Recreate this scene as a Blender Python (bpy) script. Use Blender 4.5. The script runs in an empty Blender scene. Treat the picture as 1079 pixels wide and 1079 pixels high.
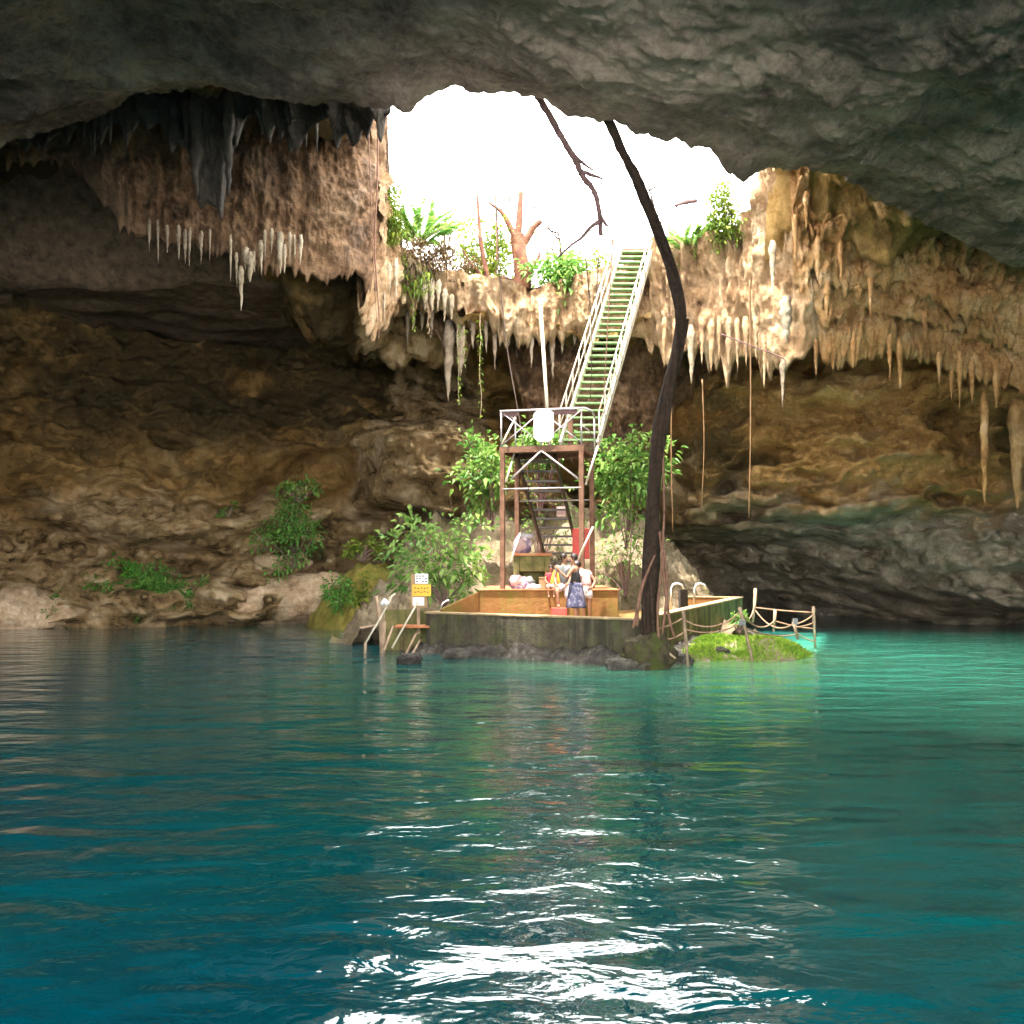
import bpy, math, random
import numpy as np
from mathutils import Vector, Matrix

S = bpy.context.scene
COL = S.collection
R = math.radians
# ------------------------------------------------------------------ camera, sky, sun, exposure
F = 1059.0                       # focal length in photo pixels (photo 1079 x 1079)
CAM = np.array([0.0, 0.0, 2.2])
PITCH = math.atan(60.5 / F)
cam_d = bpy.data.cameras.new('camera')
cam = bpy.data.objects.new('camera', cam_d); COL.objects.link(cam)
cam.location = CAM; cam.rotation_euler = (math.pi / 2 + PITCH, 0, 0)
cam_d.sensor_width = 36.0; cam_d.lens = 36.0 * F / 1079.0
cam_d.clip_end = 3000.0; cam_d.clip_start = 0.05
S.camera = cam

SUN_EL, SUN_DIR = R(74), Vector((-0.50, -0.70, 0.0))
w = bpy.data.worlds.new('World'); S.world = w; w.use_nodes = True
nt = w.node_tree; nt.nodes.clear()
sky = nt.nodes.new('ShaderNodeTexSky'); sky.sky_type = 'NISHITA'; sky.sun_disc = False
sky.sun_elevation = SUN_EL
sky.sun_rotation = math.atan2(SUN_DIR.x, SUN_DIR.y)
sky.air_density = 1.0; sky.dust_density = 4.0; sky.ozone_density = 0.6
# bright thin cloud veil mixed over the blue
tc = nt.nodes.new('ShaderNodeTexCoord'); nz = nt.nodes.new('ShaderNodeTexNoise')
nz.inputs['Scale'].default_value = 2.2; nz.inputs['Detail'].default_value = 6
nt.links.new(tc.outputs['Generated'], nz.inputs['Vector'])
rp = nt.nodes.new('ShaderNodeMapRange'); rp.inputs[1].default_value = 0.3; rp.inputs[2].default_value = 0.6
rp.inputs[3].default_value = 0.55; rp.inputs[4].default_value = 0.92
nt.links.new(nz.outputs['Fac'], rp.inputs[0])
mx = nt.nodes.new('ShaderNodeMix'); mx.data_type = 'RGBA'
mx.inputs['B'].default_value = (14.0, 13.8, 13.2, 1)
nt.links.new(rp.outputs[0], mx.inputs['Factor']); nt.links.new(sky.outputs[0], mx.inputs['A'])
bg = nt.nodes.new('ShaderNodeBackground'); bg.inputs['Strength'].default_value = 0.13
nt.links.new(mx.outputs['Result'], bg.inputs['Color'])
ow = nt.nodes.new('ShaderNodeOutputWorld'); nt.links.new(bg.outputs[0], ow.inputs['Surface'])

sun_d = bpy.data.lights.new('sun', 'SUN'); sun_d.energy = 2.0; sun_d.angle = R(1.5); sun_d.color = (1, 0.94, 0.84)
sun = bpy.data.objects.new('sun', sun_d); COL.objects.link(sun)
sd = SUN_DIR.normalized() * math.cos(SUN_EL) + Vector((0, 0, math.sin(SUN_EL)))
sun.rotation_euler = sd.to_track_quat('Z', 'Y').to_euler()
sun.location = (-6, -4, 40)

S.view_settings.view_transform = 'Standard'; S.view_settings.look = 'None'
S.view_settings.exposure = 3.62; S.view_settings.gamma = 1.0
S.cycles.max_bounces = 10; S.cycles.diffuse_bounces = 7; S.cycles.glossy_bounces = 3
S.cycles.use_denoising = True
S.cycles.sample_clamp_indirect = 6.0

# ------------------------------------------------------------------ helpers
_c, _s = math.cos(PITCH), math.sin(PITCH)
def P(px, py, Y):
    """world point seen at photo pixel (px, py) at distance Y along +Y"""
    a = (px - 539.5) / F; b = (539.5 - py) / F
    dy = _c - b * _s; dz = _s + b * _c
    t = Y / dy
    return Vector((a * t, Y, CAM[2] + dz * t))
def PZ(px, py, z):
    a = (px - 539.5) / F; b = (539.5 - py) / F
    dy = _c - b * _s; dz = _s + b * _c
    t = (z - CAM[2]) / dz
    return Vector((a * t, dy * t, z))

_rng = np.random.RandomState(7)
_perm = np.concatenate([_rng.permutation(256)] * 3).astype(np.int64)
_g = _rng.randn(256, 3); _g /= np.linalg.norm(_g, axis=1)[:, None]
def perlin(p):
    p = np.asarray(p, float); i = np.floor(p).astype(np.int64); f = p - i; i &= 255
    u = f * f * f * (f * (f * 6 - 15) + 10)
    out = 0
    for dx in (0, 1):
        wx = u[:, 0] if dx else 1 - u[:, 0]
        for dy in (0, 1):
            wy = u[:, 1] if dy else 1 - u[:, 1]
            for dz in (0, 1):
                wz = u[:, 2] if dz else 1 - u[:, 2]
                h = _perm[_perm[_perm[(i[:, 0] + dx) & 255] + ((i[:, 1] + dy) & 255)] + ((i[:, 2] + dz) & 255)] & 255
                g = _g[h]
                out = out + wx * wy * wz * ((f[:, 0] - dx) * g[:, 0] + (f[:, 1] - dy) * g[:, 1] + (f[:, 2] - dz) * g[:, 2])
    return out * 1.5
def fbm(p, octs=4, gain=0.5, off=0.0):
    p = np.asarray(p, float) + off; a = 1; o = 0
    for k in range(octs):
        o = o + a * perlin(p); p = p * 2.03 + 17.3; a *= gain
    return o
def ridged(p, octs=3, gain=0.5, off=0.0):
    p = np.asarray(p, float) + off; a = 1; o = 0
    for k in range(octs):
        o = o + a * (1 - 2 * np.abs(perlin(p))); p = p * 2.07 + 9.1; a *= gain
    return o
def sstep(a, b, x):
    t = np.clip((np.asarray(x, float) - a) / (b - a), 0, 1); return t * t * (3 - 2 * t)

def mesh_np(name, V, Fq, mat, parent=None, smooth=True, mat2=None, fmat=None):
    me = bpy.data.meshes.new(name)
    V = np.asarray(V, np.float32); Fq = np.asarray(Fq, np.int32); k = Fq.shape[1]
    me.vertices.add(len(V)); me.vertices.foreach_set('co', V.ravel())
    me.loops.add(Fq.size); me.loops.foreach_set('vertex_index', Fq.ravel())
    me.polygons.add(len(Fq)); me.polygons.foreach_set('loop_start', np.arange(0, Fq.size, k, dtype=np.int32))
    try: me.polygons.foreach_set('loop_total', np.full(len(Fq), k, np.int32))
    except Exception: pass
    me.polygons.foreach_set('use_smooth', np.full(len(Fq), smooth))
    me.materials.append(mat)
    me.update(calc_edges=True); me.validate()
    o = bpy.data.objects.new(name, me); COL.objects.link(o)
    if parent: o.parent = parent
    return o
def grid_faces(nu, nv):
    a = np.arange(nu * nv).reshape(nu, nv)
    return np.stack([a[:-1, :-1], a[1:, :-1], a[1:, 1:], a[:-1, 1:]], -1).reshape(-1, 4)

class MB:
    def __init__(s): s.v = []; s.f = []
    def box(s, c, size, yaw=0, M=None):
        c = Vector(c); x, y, z = [k / 2 for k in size]
        M = M or Matrix.Rotation(yaw, 3, 'Z'); b = len(s.v)
        for sx, sy, sz in ((-1,-1,-1),(1,-1,-1),(1,1,-1),(-1,1,-1),(-1,-1,1),(1,-1,1),(1,1,1),(-1,1,1)):
            s.v.append(c + M @ Vector((sx * x, sy * y, sz * z)))
        s.f += [tuple(b + k for k in q) for q in ((0,3,2,1),(4,5,6,7),(0,1,5,4),(1,2,6,5),(2,3,7,6),(3,0,4,7))]
        return s
    def bar(s, p, q, w, h, up=Vector((0, 0, 1))):
        p, q = Vector(p), Vector(q); d = q - p; L = d.length; y = d.normalized()
        x = y.cross(up)
        if x.length < 1e-3: x = Vector((1, 0, 0))
        x.normalize(); z = x.cross(y)
        return s.box((p + q) / 2, (w, L, h), M=Matrix((x, y, z)).transposed())
    def tube(s, pts, rad, n=8, wob=0.0, cap=True):
        pts = [Vector(p) for p in pts]
        if not hasattr(rad, '__len__'): rad = [rad] * len(pts)
        b0 = len(s.v); prev = None
        for k, p in enumerate(pts):
            t = (pts[min(k + 1, len(pts) - 1)] - pts[max(k - 1, 0)]).normalized()
            if prev is None:
                a = Vector((1, 0, 0)) if abs(t.x) < 0.9 else Vector((0, 1, 0)); x = (a - t * a.dot(t)).normalized()
            else: x = (prev - t * prev.dot(t)).normalized()
            prev = x; y = t.cross(x)
            for j in range(n):
                a = 2 * math.pi * j / n; r = rad[k] * (1 + (random.uniform(-wob, wob) if wob else 0))
                s.v.append(p + (x * math.cos(a) + y * math.sin(a)) * r)
        for k in range(len(pts) - 1):
            for j in range(n):
                s.f.append((b0 + k * n + j, b0 + k * n + (j + 1) % n, b0 + (k + 1) * n + (j + 1) % n, b0 + (k + 1) * n + j))
        if cap:
            s.f.append(tuple(b0 + j for j in range(n))[::-1]); e = b0 + (len(pts) - 1) * n; s.f.append(tuple(e + j for j in range(n)))
        return s
    def prism(s, poly, z0, z1):
        """poly: list of (x, y[, ztop]) counter clockwise"""
        b = len(s.v); n = len(poly)
        for p in poly: s.v.append(Vector((p[0], p[1], z0)))
        for p in poly: s.v.append(Vector((p[0], p[1], p[2] if len(p) > 2 else z1)))
        s.f.append(tuple(b + k for k in range(n))[::-1]); s.f.append(tuple(b + n + k for k in range(n)))
        for k in range(n): s.f.append((b + k, b + (k + 1) % n, b + n + (k + 1) % n, b + n + k))
        return s
    def build(s, name, mat, parent=None, smooth=False, bevel=0.0, sub=0):
        me = bpy.data.meshes.new(name); me.from_pydata([tuple(v) for v in s.v], [], s.f); me.materials.append(mat)
        if smooth: me.polygons.foreach_set('use_smooth', [True] * len(me.polygons))
        me.update()
        o = bpy.data.objects.new(name, me); COL.objects.link(o)
        if parent: o.parent = parent
        if bevel:
            m = o.modifiers.new('b', 'BEVEL'); m.width = bevel; m.segments = 2; m.limit_method = 'ANGLE'
        if sub:
            m = o.modifiers.new('s', 'SUBSURF'); m.levels = sub; m.render_levels = sub
        return o

def tag(o, label=None, cat=None, group=None, kind=None):
    if label: o['label'] = label
    if cat: o['category'] = cat
    if group: o['group'] = group
    if kind: o['kind'] = kind
    return o
def empty(name, label, cat, group=None):
    # parts are modelled in world coordinates, so the empty keeps the world origin as its frame
    o = bpy.data.objects.new(name, None); COL.objects.link(o); o.empty_display_size = 0.2
    return tag(o, label, cat, group)

# ------------------------------------------------------------------ materials
class NB:
    def __init__(s, name):
        s.m = bpy.data.materials.new(name); s.m.use_nodes = True; s.t = s.m.node_tree; s.t.nodes.clear()
        s.out = s.n('OutputMaterial'); s.co = s.n('TexCoord').outputs['Object']
    def n(s, k): return s.t.nodes.new('ShaderNode' + k)
    def l(s, a, b): s.t.links.new(a, b)
    def map(s, scale, loc=(0, 0, 0)):
        m = s.n('Mapping'); s.l(s.co, m.inputs[0]); m.inputs['Scale'].default_value = scale; m.inputs['Location'].default_value = loc
        return m.outputs[0]
    def noise(s, scale, detail=4, rough=0.55, vec=None, dist=0.0):
        k = s.n('TexNoise'); k.inputs['Scale'].default_value = scale; k.inputs['Detail'].default_value = detail
        k.inputs['Roughness'].default_value = rough; k.inputs['Distortion'].default_value = dist
        s.l(vec or s.co, k.inputs['Vector']); return k.outputs['Fac']
    def ramp(s, fac, stops, interp='LINEAR'):
        r = s.n('ValToRGB'); e = r.color_ramp.elements; r.color_ramp.interpolation = interp
        while len(e) > 1: e.remove(e[-1])
        e[0].position, e[0].color = stops[0][0], (*stops[0][1], 1)
        for p, c in stops[1:]: k = e.new(p); k.color = (*c, 1)
        s.l(fac, r.inputs[0]); return r.outputs[0]
    def fr(s, fac, a, b, c=0.0, d=1.0):
        r = s.n('MapRange'); s.l(fac, r.inputs[0])
        for i, v in enumerate((a, b, c, d)): r.inputs[i + 1].default_value = v
        return r.outputs[0]
    def mix(s, fac, a, b, mode='MIX'):
        m = s.n('Mix'); m.data_type = 'RGBA'; m.blend_type = mode
        for sock, v in ((m.inputs['Factor'], fac), (m.inputs['A'], a), (m.inputs['B'], b)):
            if hasattr(v, 'is_linked') or hasattr(v, 'links'): s.l(v, sock)
            elif hasattr(v, '__len__'): sock.default_value = (*v, 1)
            else: sock.default_value = v
        return m.outputs['Result']
    def math(s, op, a, b=None):
        m = s.n('Math'); m.operation = op
        for i, v in enumerate((a, b)):
            if v is None: continue
            if hasattr(v, 'links'): s.l(v, m.inputs[i])
            else: m.inputs[i].default_value = v
        return m.outputs[0]
    def bump(s, h, dist, strength=1.0, prev=None):
        b = s.n('Bump'); b.inputs['Distance'].default_value = dist; b.inputs['Strength'].default_value = strength
        s.l(h, b.inputs['Height'])
        if prev: s.l(prev, b.inputs['Normal'])
        return b.outputs[0]
    def principled(s, col, rough=0.85, nrm=None, spec=0.3, metal=0.0):
        p = s.n('BsdfPrincipled')
        if hasattr(col, 'links'): s.l(col, p.inputs['Base Color'])
        else: p.inputs['Base Color'].default_value = (*col, 1)
        if hasattr(rough, 'links'): s.l(rough, p.inputs['Roughness'])
        else: p.inputs['Roughness'].default_value = rough
        p.inputs['Specular IOR Level'].default_value = spec; p.inputs['Metallic'].default_value = metal
        if nrm: s.l(nrm, p.inputs['Normal'])
        s.l(p.outputs[0], s.out.inputs[0]); return p

def rock_mat(name, dark, mid, light, pale, scale=0.35, streak=0.5, stain=0.5, bumpd=0.12, pitd=0.0, tint=None, band=None, recess_shade=None):
    b = NB(name)
    n1 = b.noise(scale, 8, 0.62, dist=0.15)
    n2 = b.noise(scale * 5, 8, 0.65)
    n3 = b.noise(7.0, 8, 0.72)
    f = b.math('ADD', b.math('ADD', b.math('MULTIPLY', n1, 0.45), b.math('MULTIPLY', n2, 0.3)), b.math('MULTIPLY', n3, 0.25))
    col = b.ramp(f, [(0.38, dark), (0.46, mid), (0.54, light), (0.63, pale)])
    # vertical mineral streaks
    st = b.noise(1.0, 5, 0.6, vec=b.map((2.2, 2.2, 0.22)))
    sf = b.fr(st, 0.42, 0.66, 0, streak)
    col = b.mix(sf, col, b.ramp(b.noise(scale * 2.3, 5), [(0.35, dark), (0.5, light), (0.68, pale)]))
    # dark wet stains / algae
    sn = b.noise(scale * 0.9, 7, 0.6, vec=b.map((1, 1, 0.7), (31, 7, 3)), dist=0.2)
    col = b.mix(b.fr(sn, 0.52, 0.64, 0, stain), col, tint or dark)
    if recess_shade:  # shade of the upper left recess painted into the rock colour, broken by noise
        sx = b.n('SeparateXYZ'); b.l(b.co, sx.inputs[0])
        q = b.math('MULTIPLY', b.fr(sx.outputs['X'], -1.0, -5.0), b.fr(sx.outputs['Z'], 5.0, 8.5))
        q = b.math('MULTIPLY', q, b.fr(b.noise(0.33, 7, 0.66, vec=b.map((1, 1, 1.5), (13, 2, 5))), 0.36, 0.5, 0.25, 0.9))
        col = b.mix(q, col, recess_shade)
    if band:
        sx = b.n('SeparateXYZ'); b.l(b.co, sx.inputs[0])
        zz = b.math('ADD', sx.outputs['Z'], b.math('MULTIPLY', b.math('SUBTRACT', b.noise(0.22, 5, 0.6, vec=b.map((1, 1, 1), (3, 8, 1))), 0.5), 9.0))
        gx = b.math('POWER', b.math('DIVIDE', b.math('ADD', sx.outputs['X'], 3.6), 3.2), 2.0)
        zz = b.math('SUBTRACT', zz, b.math('MULTIPLY', b.math('MAXIMUM', b.math('SUBTRACT', 1.0, gx), 0.0), 9.0))
        pc = b.ramp(b.noise(1.1, 7, 0.65), [(0.36, band[0]), (0.5, band[1]), (0.66, band[2])])
        pc = b.mix(b.fr(sx.outputs['X'], 6.5, 11.0, 0, .8), pc, b.ramp(b.noise(0.9, 7, 0.68), [(0.36, (0.12, 0.10, 0.07)), (0.5, (0.42, 0.37, 0.28)), (0.66, (0.70, 0.63, 0.52))]))
        col = b.mix(b.fr(zz, band[3] + 0.9, band[3] - 0.6, 0, 1.0), col, pc)
    # little pits
    v = b.n('TexVoronoi'); v.inputs['Scale'].default_value = 3.2; v.inputs['Randomness'].default_value = 1
    vm = b.n('Mix'); vm.data_type = 'VECTOR'; vm.inputs[0].default_value = 0.25
    nn = b.n('TexNoise'); nn.inputs['Scale'].default_value = 2.0; nn.inputs['Detail'].default_value = 4; b.l(b.co, nn.inputs['Vector'])
    b.l(b.co, vm.inputs[4]); b.l(nn.outputs['Color'], vm.inputs[5]); b.l(vm.outputs[1], v.inputs['Vector'])
    pit = b.fr(v.outputs['Distance'], 0.08, 0.3)
    if pitd: col = b.mix(b.math('MULTIPLY', b.math('SUBTRACT', 1.0, pit), pitd), col, dark)
    h = b.math('ADD', b.math('MULTIPLY', b.noise(scale * 9, 10, 0.68), 1.0), b.math('MULTIPLY', pit, 0.25 if pitd else 0.08))
    nr = b.bump(h, bumpd * 2.2)
    nr = b.bump(n3, bumpd * 0.9, prev=nr)
    nr = b.bump(b.noise(22, 6, 0.7), bumpd * 0.25, prev=nr)
    b.principled(col, b.fr(sn, 0.4, 0.65, 0.9, 0.62), nr, spec=0.25)
    return b.m
def simple(name, col, rough=0.7, var=0.35, scale=4.0, bumpd=0.01, metal=0.0, spec=0.3, col2=None, thr=(0.5, 0.62), drip=None):
    b = NB(name); n = b.noise(scale, 6, 0.62)
    lo = tuple(c * (1 - var) for c in col); hi = tuple(min(1, c * (1 + var)) for c in col)
    c = b.ramp(n, [(0.32, lo), (0.68, hi)])
    if col2: c = b.mix(b.fr(b.noise(scale * 0.6, 7, 0.65, vec=b.map((1, 1, 1), (5, 9, 2))), *thr), c, col2)
    if drip: c = b.mix(b.fr(b.noise(1.0, 6, 0.65, vec=b.map((3.5, 3.5, 0.35), (2, 7, 4))), 0.47, 0.6, 0, 0.85), c, drip)
    b.principled(c, rough, b.bump(b.noise(scale * 5, 6, 0.6), bumpd) if bumpd else None, spec=spec, metal=metal); return b.m
def leaf_mat(name, dark, light, trans=0.35):
    b = NB(name); g = b.n('NewGeometry').outputs['Random Per Island']
    c = b.ramp(g, [(0.0, dark), (0.55, tuple((x + y) / 2 for x, y in zip(dark, light))), (1.0, light)])
    c = b.mix(b.fr(b.noise(1.1, 3), 0.35, 0.65, 0, 0.6), c, dark)
    p = b.n('BsdfPrincipled'); b.l(c, p.inputs['Base Color']); p.inputs['Roughness'].default_value = 0.55
    p.inputs['Specular IOR Level'].default_value = 0.35
    t = b.n('BsdfTranslucent'); b.l(c, t.inputs['Color'])
    m = b.n('MixShader'); m.inputs[0].default_value = trans; b.l(p.outputs[0], m.inputs[1]); b.l(t.outputs[0], m.inputs[2])
    b.l(m.outputs[0], b.out.inputs[0]); return b.m

M = {}
M['ceiling'] = rock_mat('grey_ceiling_rock', (0.05, 0.035, 0.027), (0.18, 0.132, 0.103), (0.34, 0.255, 0.195), (0.50, 0.39, 0.31), 0.28, 0.0, 0.75, 0.16, pitd=0.35, tint=(0.07, 0.058, 0.045))
M['wall'] = rock_mat('brown_cave_rock', (0.05, 0.028, 0.008), (0.40, 0.215, 0.06), (0.64, 0.39, 0.135), (0.82, 0.61, 0.32), 0.24, 0.4, 0.8, 0.3, tint=(0.065, 0.05, 0.018), band=((0.10, 0.06, 0.022), (0.54, 0.36, 0.17), (0.82, 0.65, 0.42), 5.0), recess_shade=(0.055, 0.04, 0.018))
M['wall_pale'] = rock_mat('pale_cave_rock', (0.12, 0.085, 0.05), (0.27, 0.2, 0.13), (0.42, 0.33, 0.23), (0.6, 0.52, 0.42), 0.4, 0.45, 0.45, 0.12, tint=(0.09, 0.07, 0.04))
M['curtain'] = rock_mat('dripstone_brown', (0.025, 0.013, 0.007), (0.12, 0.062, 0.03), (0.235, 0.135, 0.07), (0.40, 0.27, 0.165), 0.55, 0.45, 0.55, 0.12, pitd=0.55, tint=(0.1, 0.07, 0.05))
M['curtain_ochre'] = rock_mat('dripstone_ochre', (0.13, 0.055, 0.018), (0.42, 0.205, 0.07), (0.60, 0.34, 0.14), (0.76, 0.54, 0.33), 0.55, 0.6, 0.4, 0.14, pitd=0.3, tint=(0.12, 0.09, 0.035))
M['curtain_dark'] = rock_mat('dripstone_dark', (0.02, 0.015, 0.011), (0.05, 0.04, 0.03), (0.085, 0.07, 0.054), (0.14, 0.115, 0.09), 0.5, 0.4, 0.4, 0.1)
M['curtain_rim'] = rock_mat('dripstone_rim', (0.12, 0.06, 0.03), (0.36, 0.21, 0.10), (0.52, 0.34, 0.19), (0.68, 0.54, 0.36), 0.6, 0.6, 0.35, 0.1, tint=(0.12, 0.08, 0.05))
M['stal_cream'] = rock_mat('stalactite_cream', (0.14, 0.1, 0.06), (0.3, 0.23, 0.15), (0.42, 0.34, 0.24), (0.6, 0.52, 0.4), 1.2, 0.5, 0.2, 0.05)
M['stal_brown'] = rock_mat('stalactite_brown', (0.1, 0.07, 0.045), (0.2, 0.145, 0.1), (0.3, 0.23, 0.16), (0.42, 0.34, 0.26), 1.2, 0.5, 0.3, 0.05)
M['boulder'] = rock_mat('shore_rock', (0.14, 0.085, 0.045), (0.36, 0.24, 0.14), (0.52, 0.38, 0.25), (0.68, 0.55, 0.4), 0.6, 0.0, 0.4, 0.08, tint=(0.1, 0.09, 0.045))
M['rubble'] = rock_mat('waterline_rubble', (0.015, 0.013, 0.011), (0.05, 0.043, 0.035), (0.11, 0.095, 0.08), (0.3, 0.27, 0.23), 1.2, 0.0, 0.5, 0.05)
M['soil'] = simple('leaf_litter_soil', (0.12, 0.08, 0.05), 0.95, 0.5, 3.0, 0.05)

# ------------------------------------------------------------------ the cave: back wall
def build_wall():
    th = np.concatenate([np.arange(-96, -31, 0.8), np.arange(-31, 31, 0.062), np.arange(31, 104, 0.8)])  # arc left open behind the camera, an added gap for fill light
    zz = np.concatenate([np.arange(-1.2, 13.2, 0.06), np.arange(13.2, 19.01, 0.12)])
    r0 = np.interp(th, [-105, -90, -60, -40, -27, -15, -8, 0, 10, 20, 28, 40, 60, 90, 105],
                   [22, 24, 32, 39, 43, 44, 44.5, 45, 46, 47, 46, 42, 34, 26, 24])
    zk = [-2, 0, .6, 1.5, 2.5, 3.4, 4.2, 5, 6, 7, 8, 9, 10, 11.5, 13, 15, 18]
    T = {-27: [1, 1, 0, .5, 1.5, 1.8, 1.0, 0, .3, -.5, 0, .8, 1.2, 1.5, 1, -1, -4],
         -20: [0, 0, -1.4, -1.6, .7, 1.4, -1.2, -1.5, .5, -.8, .6, 1.5, 1.8, 2.2, 1.8, 0, -4],
         -15: [0, 0, -1.6, -1.9, .2, .7, -1.5, .5, -.9, -1.4, .5, 1.2, 2, 2.6, 2.2, 0, -4],
         -10: [1, 1, .5, 0, .4, .2, -.4, -.2, .8, 0, 0, 1.5, 2.5, 3, 2.5, 0, -4],
         -7: [1, 1, .8, .8, 1.5, 2.5, 0, -3.6, -4.0, -3.4, -1.4, .8, 2.5,3.2,3.5,1,-4],
         -3.5: [0, 0, -.5, -1.2, -2.2, -3.2, -4.2, -4.6, -4.4, -3.8, -2.2, .2, 2.6, 4.4, 5, 3, -2],
         2: [0, -.5, -1, -1.5, -2, -2.6, -3, -3.2, -2.8, -1.8, 0, 2.5, 3, 3, 3, 2, -2],
         7: [3, 2.5, 2.2, 1.5, .5, -.5, -1.6, -2.2, -2.4, -2.2, -2, -2, -2, -2, -2, -2, -3],
         12: [6, 6, 5.4, 4.6, 2.6, -.3, -3.8, -5.6, -5.4, -5.0, -4.6, -4.4, -4.6, -5, -5, -5, -6],
         18: [3.4, 3.4, 2.4, .6, -1.2, -2.2, -4.6, -6.6, -6.2, -5.6, -5.4, -5.8, -6.2, -6.6, -7, -7, -8],
         23: [2.6, 2.6, -.6, -3.2, -4.0, -4.0, -4.4, -5.6, -5.6, -5.2, -5.0, -5.4, -5.8, -6, -6.4, -7, -8],
         28: [2.4, 2.4, -1.0, -3.0, -3.6, -3.5, -3.6, -4.4, -4.4, -4.0, -4.2, -4.6, -5, -5.2, -5.5, -6, -8]}
    ks = sorted(T); prof = np.array([np.interp(zz, zk, np.array(T[k]) * np.where(np.array(zk) < 11, 1.45, 1)) for k in ks])
    # soften the profile a little
    ker = np.array([1, 2, 3, 2, 1.]) / 9
    prof = np.array([np.convolve(np.pad(p, 2, 'edge'), ker, 'valid') for p in prof])
    off = np.array([np.interp(th, ks, prof[:, j]) for j in range(len(zz))]).T
    TH, ZZ = np.meshgrid(np.radians(th), zz, indexing='ij')
    Rr = r0[:, None] + off
    # ledge heights wander along the wall
    X = np.sin(TH) * Rr; Y = np.cos(TH) * Rr
    pts = np.stack([X, Y, ZZ], -1).reshape(-1, 3)
    wander = perlin(pts * [0.12, 0.12, 0.0] + 3.3) * 1.1
    zi = np.clip(ZZ + wander.reshape(ZZ.shape), zz[0], zz[-1])
    # re-sample profile at wandering height
    zi_idx = np.interp(zi.ravel(), zz, np.arange(len(zz))).reshape(ZZ.shape)
    lo = np.clip(np.floor(zi_idx).astype(int), 0, len(zz) - 2); fr_ = zi_idx - lo
    ii = np.arange(len(th))[:, None]
    off = off[ii, lo] * (1 - fr_) + off[ii, lo + 1] * fr_
    n = 1.7 * fbm(pts * [.17, .17, .34], 5) - 0.85 * ridged(pts * [.36, .36, .8], 4, off=11)
    strata = fbm(pts * [.16, .16, 1.1] + 40, 2, 0.5)
    n = n + 0.5 * strata - 0.34 * ridged(pts * [1.0, 1.0, 1.7], 3, off=5) + 0.22 * fbm(pts * [2.2, 2.2, 2.8] + 3, 4, 0.65) - 0.10 * ridged(pts * 4.2, 2, off=15)
    fl = perlin(pts * [1.8, 1.8, .14] + 9) * 0.35     # vertical flutes
    mid = sstep(-9, -6, np.degrees(TH).ravel()) * (1 - sstep(2, 5, np.degrees(TH).ravel())) * sstep(3, 4, pts[:, 2]) * (1 - sstep(6, 7, pts[:, 2]))
    hol = np.clip(fbm(pts * [.28, .28, .45] + 61, 3) - .28, 0, 1)
    zw = pts[:, 2] + 0.9 * perlin(pts * [.16, .16, .1] + 5) + 0.12 * perlin(pts * [.6, .6, .3] + 8)
    saw = np.mod(zw / 1.25, 1.0); led = saw ** 2.2 - np.clip((saw - .93) / .07, 0, 1)
    n = n - 0.85 * led * np.clip(.55 + 1.2 * perlin(pts * [.2, .2, .3] + 91), 0, 1) * (1 - sstep(8, 11, pts[:, 2]))
    n = n + fl * (0.25 + mid) + 4.5 * hol
    fade = 1.0
    Rr = r0[:, None] + off + n.reshape(ZZ.shape) * fade
    Zd = ZZ + 0.25 * fbm(pts * .5 + 77, 3).reshape(ZZ.shape)
    V = np.stack([np.sin(TH) * Rr, np.cos(TH) * Rr, Zd], -1).reshape(-1, 3)
    Fq = grid_faces(len(th), len(zz)); c = V[Fq].mean(1); az = np.degrees(np.arctan2(c[:, 0], c[:, 1]))
    Fq = Fq[~((np.abs(az - 2) < 16) & (c[:, 2] > 12.6))]
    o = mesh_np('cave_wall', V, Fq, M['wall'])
    return tag(o, 'brown layered cave wall curving behind the pool', kind='structure')
build_wall()

# ------------------------------------------------------------------ near ceiling with its lip
EDGE = [(-900, 330, 24, 12), (-400, 240, 25, 0), (-150, 200, 25, 0), (0, 163, 25, 0), (70, 138, 25, 0), (100, 128, 25, 0), (150, 106, 25, 0), (200, 98, 24.5, 0), (285, 98, 24, 0),
        (320, 112, 23.5, 0), (370, 112, 22.5, 0), (405, 122, 21.5, 0), (430, 124, 21, 0), (460, 112, 21, 0), (484, 98, 20.8, 0), (500, 107, 20.8, 0), (540, 107, 20.8, 0),
        (575, 112, 20.8, 0), (600, 127, 20.9, 0), (640, 132, 21, 0), (668, 150, 21.2, 0), (720, 156, 21.5, 0), (748, 166, 22, 0), (764, 186, 22.3, 0), (782, 200, 22.8, 0), (806, 190, 23.3, 0), (850, 184, 24, 0), (900, 206, 25.5, 0),
        (960, 236, 27, 0), (1000, 255, 28, 0), (1079, 292, 30, 0), (1250, 370, 33, 0), (1700, 470, 33, 0)]
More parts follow.
